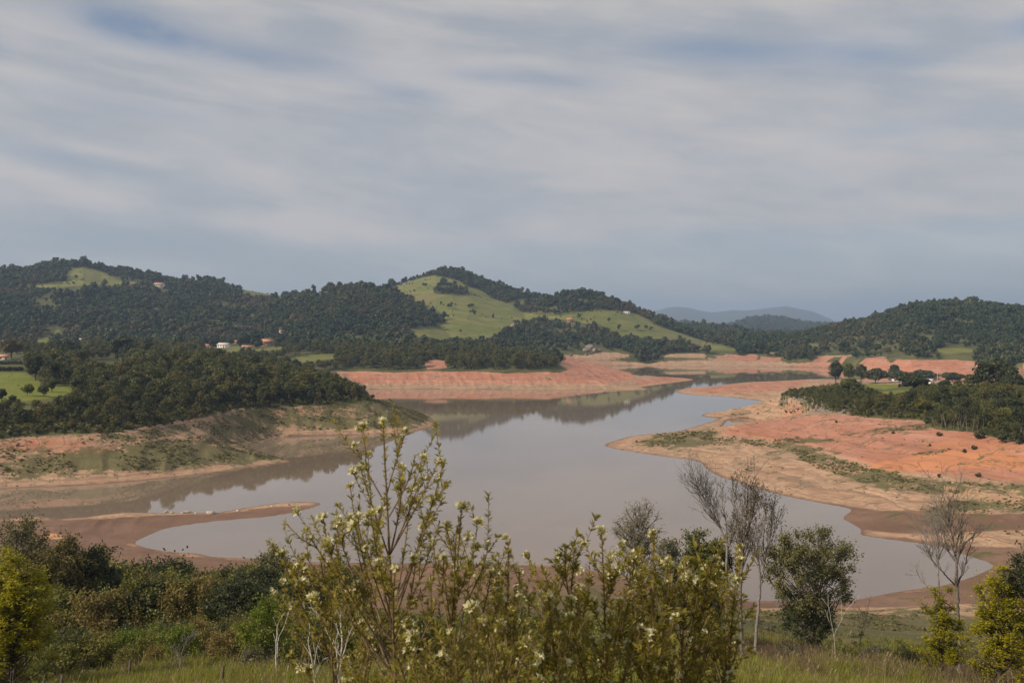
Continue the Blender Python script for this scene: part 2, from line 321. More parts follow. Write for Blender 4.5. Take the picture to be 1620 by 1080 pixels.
def inpoly(pl, soft, lo=0, hi=1e9):                # land cover patch traced on the ground: 0..1
    U0 = np.clip(GU, -3000, 5000); V0 = np.clip(GV, 300, 2000)
    sel = (RR > lo) & (RR < hi) & (GU > min(p[0] for p in pl)-soft*2) & (GU < max(p[0] for p in pl)+soft*2)
    out = np.zeros(GX.shape)
    if sel.any(): out[sel] = sstep(poly_sd(U0[sel], V0[sel], pl), -soft, soft)
    return out
def S(pts, x0, y0, s): return [(x0+a/s, y0+b/s) for a, b in pts]
PASTP = []; LAWNP = []
past = np.zeros(GX.shape)
for pl, lo, hi in [
    ([(104, 445), (105, 432), (118, 424), (135, 422), (160, 430), (180, 440), (198, 447), (222, 444), (226, 448), (190, 451), (150, 451), (108, 453), (70, 456), (50, 454), (60, 451), (95, 450)], 1500, 2160),
    ([(376, 452), (400, 456), (450, 461), (447, 471), (415, 470), (385, 465)], 1500, 2200),
    (S([(110, 285), (270, 230), (470, 195), (560, 215), (680, 240), (750, 290), (860, 310), (960, 390), (1080, 430), (1250, 400), (1390, 380), (1390, 395), (1220, 430), (1120, 440), (1200, 500), (1300, 520), (1420, 540), (1620, 535), (1620, 560), (1420, 560), (1280, 575), (1170, 580), (1150, 620), (1000, 700), (900, 745), (740, 740), (600, 750), (420, 760), (290, 765), (265, 650), (420, 630), (520, 635), (550, 600), (545, 520), (480, 480), (400, 460), (390, 430), (300, 410), (210, 340)], 600, 400, 5.4), 1200, 2140),
    (S([(0, 325), (100, 310), (280, 280), (420, 270), (560, 280), (680, 305), (780, 350), (840, 390), (930, 430), (1060, 470), (1250, 535), (1400, 570), (1540, 605), (1520, 625), (1330, 615), (1200, 560), (1000, 525), (850, 520), (700, 500), (560, 490), (480, 450), (420, 420), (360, 390), (250, 385), (130, 370), (0, 345)], 880, 440, 5.4), 1430, 2000),
    ([(55, 545), (62, 535), (80, 530), (92, 519), (96, 523), (82, 534), (70, 546)], 1000, 2100), ([(330, 557), (345, 549), (378, 547), (384, 555), (365, 558)], 700, 1700),
    ([(395, 552), (450, 548), (450, 552), (400, 556)], 700, 1700), ([(440, 570), (480, 562), (530, 560), (530, 567), (490, 573)], 600, 1600), ([(1270, 548), (1280, 543), (1300, 545), (1290, 549)], 1300, 2000), ([(1480, 552), (1520, 549), (1560, 556), (1490, 560)], 1100, 1500),
]: past = np.maximum(past, inpoly(pl, 1.6, lo, hi)); PASTP.append((pl, lo, hi))
past *= 1-inpoly(S([(450, 290), (560, 260), (650, 290), (760, 320), (770, 350), (690, 370), (580, 360), (470, 345)], 600, 400, 5.4), 1, 1200, 2140)
lawn = np.zeros(GX.shape)
for pl, lo, hi in [([(-80, 588), (0, 589), (42, 590), (64, 604), (62, 612), (118, 611), (120, 621), (80, 630), (40, 634), (-80, 640)], 360, 640),
                   ([(262, 586), (276, 584), (278, 596), (266, 598)], 380, 640), ([(286, 590), (300, 592), (300, 604), (288, 603)], 380, 640),
                   ([(1366, 604), (1385, 599.5), (1420, 600), (1422, 612), (1400, 616), (1376, 613)], 440, 760), ([(1468, 604), (1490, 603), (1545, 608), (1540, 613), (1480, 611)], 440, 760), ([(1395, 619), (1450, 616), (1452, 620), (1400, 624)], 440, 760)]:
    lawn = np.maximum(lawn, inpoly(pl, 2.0, lo, hi)); LAWNP.append((pl, lo, hi))
weed = np.zeros(GX.shape)
for pl in [[(-80, 722), (60, 724), (100, 723), (150, 717), (200, 704), (240, 698), (290, 693), (330, 703), (380, 710), (400, 714), (440, 718), (452, 724), (400, 727), (330, 735), (260, 742), (200, 745), (130, 741), (60, 748), (-80, 750)],
           [(110, 699), (200, 684), (262, 674), (292, 668), (300, 682), (250, 694), (190, 700)], [(-60, 694), (10, 692), (80, 688), (200, 684), (200, 687), (90, 692), (0, 698)],
           [(328, 672), (360, 667), (395, 680), (388, 690), (350, 693), (332, 685)], [(368, 650), (420, 643), (540, 636), (600, 632), (640, 638), (664, 650), (682, 660), (668, 670), (610, 679), (560, 676), (480, 678), (440, 670), (400, 660), (380, 658)],
           [(1000, 701), (1040, 687), (1100, 680), (1132, 679), (1142, 690), (1170, 692), (1230, 695), (1262, 700), (1290, 706), (1330, 715), (1240, 712), (1180, 705), (1130, 703), (1080, 706), (1030, 707)],
           [(1235, 702), (1300, 715), (1345, 730), (1400, 742), (1440, 752), (1500, 760), (1560, 763), (1640, 768), (1640, 787), (1560, 782), (1480, 782), (1400, 772), (1345, 758), (1285, 738)],
           [(1478, 800), (1520, 788), (1560, 786), (1640, 788), (1640, 812), (1550, 808), (1500, 815), (1440, 826)], [(1396, 676), (1480, 670), (1500, 676), (1410, 684), (1360, 690), (1330, 688)], [(1440, 716), (1500, 710), (1510, 716), (1450, 722)],
           [(1130, 660), (1160, 654), (1240, 650), (1240, 654), (1160, 660)], [(1165, 700), (1250, 692), (1330, 695), (1330, 699), (1250, 700)]]:
    weed = np.maximum(weed, inpoly(pl, 5, 200, 700))
weed *= 1-.28*(GU > 940)
weed *= 1-.9*inpoly([(468, 652), (490, 648), (512, 650), (510, 658), (480, 659)], 3, 200, 700)*1
weed *= 1-.9*inpoly([(525, 650), (560, 642), (622, 645), (640, 655), (600, 652), (580, 665), (545, 663)], 3, 200, 700)
red = np.zeros(GX.shape)
for pl, w in [([(5, 695), (80, 690), (170, 692), (160, 698), (130, 702), (195, 708), (180, 715), (110, 722), (40, 716), (-40, 712), (-40, 696)], .75),
              ([(540, 586), (700, 583), (900, 580), (880, 565), (900, 565), (960, 578), (1010, 588), (1000, 600), (960, 607), (860, 606), (700, 606), (560, 606)], 1.0), ([(1005, 600), (1060, 594), (1104, 600), (1040, 606), (1010, 610)], .95),
              ([(1130, 566), (1140, 560), (1195, 560), (1240, 562), (1236, 571), (1190, 572)], .95), ([(1260, 572), (1280, 563), (1420, 564), (1420, 585), (1260, 580)], .8), ([(1380, 568), (1640, 570), (1640, 600), (1380, 592)], 1.0),
              ([(1080, 615), (1120, 611), (1190, 604), (1290, 599), (1260, 614), (1190, 622), (1110, 622)], .8),
              ([(1135, 682), (1180, 668), (1240, 661), (1320, 655), (1400, 660), (1470, 666), (1640, 700), (1640, 765), (1560, 758), (1480, 752), (1420, 744), (1350, 728), (1300, 712), (1220, 696), (1160, 692)], .85)]:
    red = np.maximum(red, w*inpoly(pl, 5, 200, 1700))
oran = inpoly([(1365, 738), (1400, 728), (1450, 720), (1500, 712), (1560, 712), (1640, 722), (1640, 745), (1560, 740), (1480, 744), (1410, 746)], 7, 200, 700)
oran = np.maximum(oran, .6*inpoly([(1460, 700), (1520, 688), (1600, 700), (1640, 712), (1560, 716), (1480, 716)], 7, 200, 700))
mud = np.zeros(GX.shape)
for pl in [[(1225, 782), (1290, 792), (1342, 800), (1400, 808), (1450, 806), (1520, 812), (1640, 812), (1640, 838), (1500, 843), (1420, 844), (1364, 838), (1331, 819), (1349, 807), (1236, 786)],
           [(-200, 826), (0, 824), (130, 821), (250, 814), (350, 812), (430, 802), (520, 797), (420, 819), (300, 830), (200, 860), (300, 880), (480, 890), (900, 896), (1000, 918), (1200, 952), (1400, 941), (1480, 930), (1580, 897), (1640, 890), (1640, 950), (1480, 957), (1330, 962), (1200, 962), (1000, 990), (0, 990), (-200, 990)],
           [(1364, 846), (1430, 850), (1500, 862), (1640, 868), (1640, 900), (1560, 892), (1480, 864)]]:
    mud = np.maximum(mud, inpoly(pl, 4, 60, 330))
mud = np.maximum(mud, np.where(GDS > 0, np.exp(-GDS/2.6)*.85, 1))
NSH = (fbm(GX/48, GY/48, 88, 4)-.5)*np.interp(RR, [150, 500, 900, 1100, 1300, 3000], [0, 10, 22, 60, 90, 90])
GSP = np.maximum(np.maximum(GSM+NSH, GSR+NSH), GSN); WV = np.maximum(3.0, RR/90)
veg = sstep(GSP, -WV, WV*.6)
bared = inpoly([(668, 571), (690, 569), (712, 572), (706, 582), (676, 584)], 1.5, 800, 1150)      # red cutting in the wood above the far shore
for pl in ([(955, 571), (985, 563), (1050, 563), (1120, 565), (1125, 570), (1060, 573), (1000, 575)], [(1194, 572), (1198, 560), (1206, 560), (1204, 570)], [(1232, 571), (1240, 561), (1264, 562), (1258, 570), (1244, 574)], [(1300, 574), (1318, 563), (1336, 563), (1326, 576)], [(1398, 572), (1404, 565), (1425, 567), (1412, 577)]):
    veg = np.maximum(veg, .62*inpoly(pl, 3, 1000, 1700))
track = inpoly([(790, 534), (795, 527), (806, 516), (814, 506), (817, 507), (810, 517), (799, 529), (793, 535)], .8, 1200, 2100)
veg *= 1-track*.8
veg *= 1-bared; red = np.maximum(red, bared)
# near shore ground below the full-pool line is patchy grass and sand
for pl, w_ in (([(-80, 700), (100, 706), (230, 690), (300, 668), (380, 652), (600, 633), (690, 664), (660, 676), (480, 682), (400, 700), (440, 716), (455, 726), (330, 742), (130, 752), (-80, 754)], .62), ([(1400, 812), (1480, 800), (1640, 795), (1640, 850), (1500, 846), (1420, 838)], .45), ([(1480, 868), (1640, 875), (1640, 890), (1560, 884)], .4)):
    weed = np.maximum(weed, w_*inpoly(pl, 8, 150, 700))
tuss = sstep(GSN, -68, -38)*(GSN <= 3)*(np.abs(AA) < 1)*.92*sstep(GU, 500, 1000)*sstep(GDS, 4, 16)
weed = np.maximum(weed, tuss)

tm = bpy.data.meshes.new('terrain')
nr, nc = GX.shape
co = np.stack([GX, GY, GZ], -1).reshape(-1, 3).astype(np.float32)
tm.vertices.add(len(co)); tm.vertices.foreach_set('co', co.ravel())
i = np.arange(nr-1)[:, None]*nc; k = np.arange(nc-1)[None]
Q = np.stack([i+k, i+nc+k, i+nc+k+1, i+k+1], -1).reshape(-1, 4)[:, ::-1].astype(np.int32)
tm.loops.add(Q.size); tm.loops.foreach_set('vertex_index', Q.ravel())
tm.polygons.add(len(Q)); tm.polygons.foreach_set('loop_start', np.arange(0, Q.size, 4, dtype=np.int32)); tm.polygons.foreach_set('use_smooth', np.ones(len(Q), bool))
for nm, ch in (('cover_a', (veg, red, mud, weed)), ('cover_b', (past, lawn, oran, np.clip(GSN/20, 0, 1)))):
    at_ = tm.attributes.new(nm, 'FLOAT_COLOR', 'POINT')
    at_.data.foreach_set('color', np.stack(ch, -1).reshape(-1).astype(np.float32))
tm.update(calc_edges=True)

m = bpy.data.materials.new('terrain'); m.use_nodes = True; t = NT(m.node_tree); t.t.nodes.clear()
pos = t.n('ShaderNodeNewGeometry').outputs['Position']
A = t.n('ShaderNodeAttribute', attribute_name='cover_a'); B = t.n('ShaderNodeAttribute', attribute_name='cover_b')
sa = t.n('ShaderNodeSeparateColor', i={0: A.outputs['Color']}); sb = t.n('ShaderNodeSeparateColor', i={0: B.outputs['Color']})
a_veg, a_red, a_mud = sa.outputs; a_weed = A.outputs['Alpha']; a_past, a_lawn, a_or = sb.outputs; a_near = B.outputs['Alpha']
n1 = t.noise(pos, .035, 6, .6); n2 = t.noise(pos, .22, 6, .65); n3 = t.noise(pos, 1.4, 5, .65); n4 = t.noise(pos, .009, 4, .5)
pz = t.n('ShaderNodeSeparateXYZ', i={0: pos}).outputs[2]
strat = t.n('ShaderNodeCombineXYZ', i={0: t.m('ADD', pz, t.m('MULTIPLY', n2, .7)), 1: t.m('MULTIPLY', n1, 2.0), 2: 0.0}).outputs[0]
ns = t.noise(strat, 1.35, 4, .7); ncr = t.noise(pos, .045, 4, .55, 1.2)
crack = t.ss(t.m('ABSOLUTE', t.m('SUBTRACT', ncr, .5)), .003, .016, 1.0, 0.0)                    # old water levels drawn on the bank
tan = t.mix(t.ss(n2, .35, .68), (.36, .215, .130, 1), (.50, .335, .215, 1))
tan = t.mix(t.ss(ns, .48, .60, 0, .75), tan, (.26, .17, .11, 1)); tan = t.mix(t.ss(ns, .44, .36, 0, .5), tan, (.50, .37, .26, 1))
sx_ = t.n('ShaderNodeVectorMath', operation='DOT_PRODUCT', i={0: pos, 1: (.92, .38, 0)}).outputs['Value']; sy_ = t.n('ShaderNodeVectorMath', operation='DOT_PRODUCT', i={0: pos, 1: (-.38, .92, 0)}).outputs['Value']
streak = t.noise(t.n('ShaderNodeCombineXYZ', i={0: t.m('MULTIPLY', sx_, .35), 1: t.m('MULTIPLY', sy_, .035), 2: 0.0}).outputs[0], 1.0, 5, .65)
tan = t.mix(t.ss(streak, .50, .66, 0, .6), tan, (.36, .20, .14, 1)); tan = t.mix(t.ss(streak, .46, .34, 0, .45), tan, (.27, .19, .125, 1))
ledge = t.ss(t.m('FRACT', t.m('DIVIDE', t.m('ADD', pz, t.m('ADD', t.m('MULTIPLY', n2, .9), t.m('MULTIPLY', n1, 1.5))), .85)), .0, .22, 1.0, 0.0)
tan = t.mix(t.m('MULTIPLY', ledge, .55), tan, (.20, .135, .09, 1))
tan = t.mix(t.ss(n1, .52, .66, 0, .6), tan, (.36, .255, .17, 1)); tan = t.mix(t.ss(n3, .56, .72, 0, .4), tan, (.22, .15, .10, 1))
redc = t.mix(t.ss(n1, .36, .64), (.40, .155, .085, 1), (.50, .245, .165, 1))
redc = t.mix(t.ss(ns, .49, .60, 0, .6), redc, (.33, .15, .10, 1)); redc = t.mix(t.ss(ns, .43, .35, 0, .5), redc, (.50, .30, .21, 1))
redc = t.mix(t.ss(streak, .50, .64, 0, .6), redc, (.37, .20, .145, 1)); redc = t.mix(t.ss(streak, .46, .36, 0, .4), redc, (.52, .29, .20, 1))
redc = t.mix(t.m('MULTIPLY', ledge, .40), redc, (.27, .12, .075, 1))
redc = t.mix(t.ss(n3, .58, .75, 0, .5), redc, (.52, .33, .23, 1))
c = t.mix(t.ss(t.m('ADD', a_red, t.m('ADD', t.m('MULTIPLY', t.m('SUBTRACT', n2, .5), 2.2), t.m('MULTIPLY', t.m('SUBTRACT', n1, .5), 1.4))), .2, .8), tan, redc)
c = t.mix(t.ss(t.m('ADD', a_or, t.m('MULTIPLY', t.m('SUBTRACT', n1, .5), .8)), .3, .8), c, (.50, .215, .105, 1))
mudc = t.mix(t.ss(n1, .35, .65), (.155, .092, .062, 1), (.235, .140, .098, 1))
mudc = t.mix(t.ss(n2, .5, .75, 0, .4), mudc, (.135, .10, .06, 1))
c = t.mix(t.ss(t.m('ADD', a_mud, t.m('ADD', t.m('MULTIPLY', t.m('SUBTRACT', n2, .5), 1.6), t.m('MULTIPLY', t.m('SUBTRACT', n1, .5), 1.2))), .25, .75), c, mudc)
weedc = t.mix(t.ss(n3, .35, .65), (.066, .072, .024, 1), (.125, .122, .048, 1))
wf = t.ss(t.m('ADD', a_weed, t.m('ADD', t.m('MULTIPLY', t.m('SUBTRACT', n2, .5), 3.2), t.m('ADD', t.m('MULTIPLY', t.m('SUBTRACT', n1, .5), 2.2), t.m('MULTIPLY', t.m('SUBTRACT', n3, .5), 1.5)))), .36, .66, 0, .85)
c = t.mix(wf, c, weedc)
c = t.mix(t.m('MULTIPLY', crack, t.m('SUBTRACT', .6, t.m('MULTIPLY', a_mud, .5))), c, (.13, .10, .06, 1))
speck = t.ss(t.m('ADD', t.m('MULTIPLY', n3, .75), t.m('MULTIPLY', n1, .45)), .70, .78, 0, .6)   # loose tufts and debris
c = t.mix(t.m('MULTIPLY', speck, t.m('SUBTRACT', 1.0, t.m('MULTIPLY', a_mud, .8))), c, (.10, .085, .05, 1))
floor = t.mix(t.ss(n1, .35, .65), (.060, .066, .024, 1), (.115, .112, .042, 1))
pastc = t.mix(t.ss(n1, .38, .66), (.125, .142, .032, 1), (.19, .178, .060, 1))
pastc = t.mix(t.ss(n2, .55, .72, 0, .55), pastc, (.085, .090, .032, 1))
pastc = t.mix(t.ss(n4, .55, .70, 0, .55), pastc, (.16, .125, .065, 1))
lawnc = t.mix(t.ss(n2, .3, .7), (.125, .155, .022, 1), (.19, .20, .038, 1))
nearc = t.mix(t.ss(n2, .35, .65), (.085, .085, .026, 1), (.15, .125, .05, 1))
vg = t.mix(t.ss(a_past, .35, .65), floor, pastc); vg = t.mix(t.ss(a_lawn, .35, .65), vg, lawnc); vg = t.mix(a_near, vg, nearc)
c = t.mix(t.ss(t.m('ADD', a_veg, t.m('MULTIPLY', t.m('SUBTRACT', n2, .5), .5)), .45, .6), c, vg)
n5 = t.noise(pos, 5.0, 4, .6)
hgt = t.m('ADD', t.m('MULTIPLY', n2, .55), t.m('ADD', t.m('MULTIPLY', n3, .35), t.m('MULTIPLY', n5, .12)))
bp = t.n('ShaderNodeBump', i={'Height': hgt, 'Strength': .5, 'Distance': .9})
p = t.n('ShaderNodeBsdfPrincipled', i={'Base Color': c, 'Roughness': .92, 'Specular IOR Level': .15, 'Normal': bp.outputs[0]})
t.link(p.outputs[0], t.n('ShaderNodeOutputMaterial').inputs[0])
tm.materials.append(m)
ter = obj('terrain', tm); props(ter, 'hilly land around the drawn-down reservoir with bare red and tan banks', 'terrain', kind='structure')

# water
m = bpy.data.materials.new('lake_water'); m.use_nodes = True; t = NT(m.node_tree); t.t.nodes.clear()
pos = t.n('ShaderNodeNewGeometry').outputs['Position']
w1 = t.noise(t.vm('MULTIPLY', pos, (.35, .9, 1)), .8, 3, .5); w2 = t.noise(pos, .012, 3, .5)
bp = t.n('ShaderNodeBump', i={'Height': w1, 'Strength': .008, 'Distance': .5})
p = t.n('ShaderNodeBsdfPrincipled', i={'Base Color': t.mix(t.ss(w2, .35, .65), (.205, .155, .112, 1), (.23, .175, .13, 1)), 'Roughness': .018, 'IOR': 1.45, 'Normal': bp.outputs[0]})
t.link(p.outputs[0], t.n('ShaderNodeOutputMaterial').inputs[0])
b = MB(); xs = np.linspace(-500, 900, 15); ys = np.linspace(140, 1460, 14); XX, YY = np.meshgrid(xs, ys)
i = np.arange(13)[:, None]*15; k = np.arange(14)[None]
b.quad_block(np.stack([XX, YY, XX*0], -1), np.stack([i+k, i+k+1, i+16+k, i+15+k], -1))
props(obj('water', b.mesh('water', m)), 'calm brown reservoir water mirroring the hills and sky', 'water', kind='structure')

# ------------------------------------------------------------------ looking things up on the land
def samp(G, x, y):
    a = np.arctan2(x, y); r = np.hypot(x, y)
    fi = np.interp(r, rs, np.arange(nr)); fj = np.interp(a, azs, np.arange(nc))
    i0 = np.clip(fi.astype(int), 0, nr-2); j0 = np.clip(fj.astype(int), 0, nc-2); di = fi-i0; dj = fj-j0
    return (G[i0, j0]*(1-di)+G[i0+1, j0]*di)*(1-dj)+(G[i0, j0+1]*(1-di)+G[i0+1, j0+1]*di)*dj
def gz(x, y): return float(samp(GZ, np.array([x], float), np.array([y], float))[0])
def hit(u, v, dmin=25):                            # where the sight line through a photo pixel meets the land
    d = np.concatenate([np.arange(dmin, 700, .5), np.arange(700, 3000, 2.0)]); x = (u-CU)/F*d; z = samp(GZ, x, d)
    over = z >= CAMZ-(v-HV)/F*d
    k = np.argmax(over) if over.any() else len(d)-1
    return float(x[k]), float(d[k]), float(z[k])
TANM = np.maximum.accumulate(np.where(RR > 20, (GZ-CAMZ)/RR, -9), axis=0)
def visible(x, y, z, h, slack=10):
    r = np.hypot(x, y); return (z+h+slack-CAMZ)/r >= samp(TANM, x, y)-1e-4
def jitter_grid(x0, x1, y0, y1, s, rng):
    X, Y = np.meshgrid(np.arange(x0, x1, s), np.arange(y0, y1, s))
    return (X+rng.uniform(-.48, .48, X.shape)*s).ravel(), (Y+rng.uniform(-.48, .48, X.shape)*s).ravel()
def toU(x, y): return CU+F*x/y
def toV(z, y): return HV+(CAMZ-z)/y*F
def clear_of(x, y, z, h, polys):                   # trees that would stand in front of open land seen in the photo are not planted
    u = toU(x, y); vt = toV(z+h, y); vb = toV(z, y); ok = np.ones(len(x), bool)
    for pl, lo, hi in polys:
        for f in (.05, .5, .9): ok &= ~((poly_sd(u, vt+(vb-vt)*f, pl) > 0) & (y < hi))
    return ok

# ------------------------------------------------------------------ tree meshes
def lobed_crown(b, rng, c, rad, nl, per, size, flat=1.0, mi=0, base_t=.5, lobe=(.34, .52), up=.25):
    c = np.array(c, float); rad = np.array(rad, float)
    for _ in range(nl):
        d = rng.normal(size=3); d[2] = d[2]+up; d /= np.linalg.norm(d)
        lc = c+d*rad*rng.uniform(.45, .74); lr = rad*rng.uniform(*lobe); lr[2] *= flat
        n = rng.normal(size=(per, 3)); n[:, 2] += .25; n /= np.linalg.norm(n, axis=1, keepdims=True)
        P = lc+n*lr*rng.uniform(.55, 1.06, (per, 1))
        nn = n+rng.normal(size=(per, 3))*.45; nn /= np.linalg.norm(nn, axis=1, keepdims=True)
        b.cards(P, nn, size*rng.uniform(.6, 1.35, per), rng, .75, np.clip(base_t+rng.uniform(-.3, .3)+rng.normal(0, .16, per), 0, 1), mi)
def forest_mesh(seed, h, w, nl, per, size, split=True, leaf='forest', slim=.5, flat=.8):
    rng = np.random.default_rng(seed); tb = MB(); cb = MB() if split else tb
    th = h*rng.uniform(.5, .62); lean = rng.normal(0, .04, 2)*h
    P = np.array([[0, 0, -.6], [lean[0]*.2, lean[1]*.2, th*.4], [lean[0]*.7, lean[1]*.7, th*.8], [lean[0], lean[1], h*.82]])
    tb.tube(P, np.array([.030, .022, .015, .006])*h, 5)
    for _ in range(5):
        a = rng.uniform(0, 6.28); t0 = P[2]*rng.uniform(.6, 1.0); e = np.array([math.cos(a)*w*.36, math.sin(a)*w*.36, h*rng.uniform(.55, .8)])
        tb.tube([t0, (t0+e)/2+[0, 0, -.04*h], e], [.013*h, .009*h, .004*h], 4)
    lobed_crown(cb, rng, (lean[0], lean[1], h*.60), (w*.5, w*.5, h*.40), nl, per, size, flat, 0 if split else 1)
    if split: return tb.mesh('trunk', M['bark']), cb.mesh('crown', M[leaf])
    return tb.mesh('far_tree', M['bark'], M[leaf])
def hill_mesh(seed, h, w, nl, per, size, leaf='hill'):
    rng = np.random.default_rng(seed); b = MB()
    b.tube([(0, 0, -.8), (0, 0, h*.7)], [.025*h, .012*h], 4)
    lobed_crown(b, rng, (0, 0, h*.56), (w*.5, w*.5, h*.44), nl, per, size, .9, 1, .5, (.4, .62))
    return b.mesh('far_tree', M['bark'], M[leaf])
def bush_mesh(seed, h, w, nl, per, size, leaf, split=True):
    rng = np.random.default_rng(seed); sb = MB(); b = MB() if split else sb
    for _ in range(7):
        a = rng.uniform(0, 6.28); e = np.array([math.cos(a)*w*.33, math.sin(a)*w*.33, h*rng.uniform(.5, .9)])
        sb.tube([(0, 0, -.2), e*[.4, .4, .5], e], [.018*h, .012*h, .005*h], 4)
    lobed_crown(b, rng, (0, 0, h*.45), (w*.5, w*.5, h*.5), nl, per, size, .9, 0 if split else 1, .5, (.32, .55))
    if split: return sb.mesh('stem', M['bark']), b.mesh('foliage', M[leaf])
    return sb.mesh('bush', M['bark'], M[leaf])

PROTO = {}
def proto_coll(key, meshes):
    c = bpy.data.collections.new(key)
    for k_, me in enumerate(meshes):
        o = bpy.data.objects.new('%s_%02d' % (key, k_), me); c.objects.link(o)
    PROTO[key] = (c, len(meshes)); return c
def scatter(name, key, x, y, z, sc, rng, label, cat, kind='stuff', tilt=0.0, pick=None):
    c, n = PROTO[key]; N = len(x)
    me = bpy.data.meshes.new(name); me.vertices.add(N)
    me.vertices.foreach_set('co', np.stack([x, y, z], -1).astype(np.float32).ravel())
    a = me.attributes.new('sc', 'FLOAT', 'POINT'); a.data.foreach_set('value', np.asarray(sc, np.float32))
    a = me.attributes.new('rot', 'FLOAT_VECTOR', 'POINT')
    a.data.foreach_set('vector', np.stack([rng.normal(0, tilt+1e-6, N), rng.normal(0, tilt+1e-6, N), rng.uniform(0, 6.28, N)], -1).astype(np.float32).ravel())
    a = me.attributes.new('pick', 'INT', 'POINT'); a.data.foreach_set('value', (rng.integers(0, n, N) if pick is None else pick).astype(np.int32))
    o = obj(name, me); props(o, label, cat, kind=kind)
    ng = bpy.data.node_groups.new(name, 'GeometryNodeTree')
    ng.interface.new_socket('Geometry', in_out='INPUT', socket_type='NodeSocketGeometry'); ng.interface.new_socket('Geometry', in_out='OUTPUT', socket_type='NodeSocketGeometry')
    g = NT(ng); gi = g.n('NodeGroupInput'); go = g.n('NodeGroupOutput')
    ci = g.n('GeometryNodeCollectionInfo', i={'Collection': c, 'Separate Children': True, 'Reset Children': True})
    def na(nm, ty): return [s for s in g.n('GeometryNodeInputNamedAttribute', data_type=ty, i={'Name': nm}).outputs if s.enabled and s.name == 'Attribute'][0]
    iop = g.n('GeometryNodeInstanceOnPoints', i={'Points': gi.outputs[0], 'Instance': ci.outputs[0], 'Pick Instance': True, 'Instance Index': na('pick', 'INT'), 'Rotation': na('rot', 'FLOAT_VECTOR'), 'Scale': na('sc', 'FLOAT')})
    g.link(iop.outputs[0], go.inputs[0])
    md = o.modifiers.new('scatter', 'NODES'); md.node_group = ng
    return o

RNG = np.random.default_rng(11)
# ---- far hill woods (one mass)
M['hill_dark'] = leaf_mat('hill_dark_leaf', (.028, .044, .019), (.066, .092, .036), trans=.15); M['hill_olive'] = leaf_mat('hill_olive_leaf', (.065, .066, .024), (.14, .13, .048), trans=.2); M['hill_brown'] = leaf_mat('hill_brown_leaf', (.075, .058, .032), (.15, .115, .06), trans=.15)
HK = ['hill_dark']*5+['hill']*6+['hill_olive']*2+['hill_brown']*1
proto_coll('hill_tree', [hill_mesh(100+q, *RNG.uniform((7.5, 7), (12.5, 11)), 7, 34, 2.0, HK[q]) for q in range(14)])
hx, hy = jitter_grid(-1700, 1700, 1000, 2750, 6.4, RNG)
u_ = toU(hx, hy); k = (np.abs(u_-810) < 900); hx, hy = hx[k], hy[k]
z = samp(GZ, hx, hy); sm_ = samp(GSM, hx, hy); pa = samp(past, hx, hy)
nn = fbm(hx/70, hy/70, 31, 3)
sm_ = sm_+samp(NSH, hx, hy)+(nn-.45)*30
k = (sm_ > 6) & (pa < .3) & visible(hx, hy, z, 8, 6) & (samp(np.hypot(GX, GY), hx, hy) > 1050) & ((nn > .39) | (RNG.random(len(hx)) < .22)) & (samp(bared, hx, hy) < .3)
hx, hy, z = hx[k], hy[k], z[k]; u_ = toU(hx, hy)
flat_low = (z < 31) & (u_ < 540)                   # the farmed shelf behind the left wood is more open
k = ~flat_low | (RNG.random(len(hx)) < .5); hx, hy, z = hx[k], hy[k], z[k]
k = clear_of(hx, hy, z, 7, PASTP+[([(u-w/2-2, v-h-1), (u+w/2+2, v-h-1), (u+w/2+2, v+1), (u-w/2-2, v+1)], 0, 2200) for u, v, w, h in [(252, 455, 15, 8), (902, 509, 10, 6), (128, 541, 9, 6), (328, 552, 12, 8), (354, 550, 19, 8), (392, 552, 17, 6), (373, 544, 9, 6), (423, 547, 15, 11), (446, 527, 8, 5), (936, 556, 26, 9)]]) | (poly_sd(u_[k], toV(z, hy), S([(450, 290), (560, 260), (650, 290), (760, 320), (770, 350), (690, 370), (580, 360), (470, 345)], 600, 400, 5.4)) > 0)
hx, hy, z = hx[k], hy[k], z[k]
HN = len(hx)
scatter('hill_forest', 'hill_tree', hx, hy, z, np.clip(RNG.lognormal(-.36, .30, HN)*(.72+.6*fbm(hx/55, hy/55, 36, 3)), .3, 1.6), RNG, 'dark green woods covering the hills behind the reservoir', 'forest',
        pick=np.clip((fbm(hx/110, hy/110, 35, 4)-.5)*26+6+np.where(hx > 700, 1.5, 0)+RNG.normal(0, 2.6, HN), 0, 13.9).astype(int))
# distant second range (hazy)
fx, fy = jitter_grid(600, 2100, 3600, 5300, 22, RNG); z = samp(GZ, fx, fy); k = visible(fx, fy, z, 8, 2) & (z > 20); fx, fy, z = fx[k], fy[k], z[k]
scatter('distant_forest', 'hill_tree', fx, fy, z, RNG.uniform(1.2, 2.2, len(fx)), RNG, 'hazy blue-green woods on the far range between the hills', 'forest')
print('hill trees', HN, len(fx))

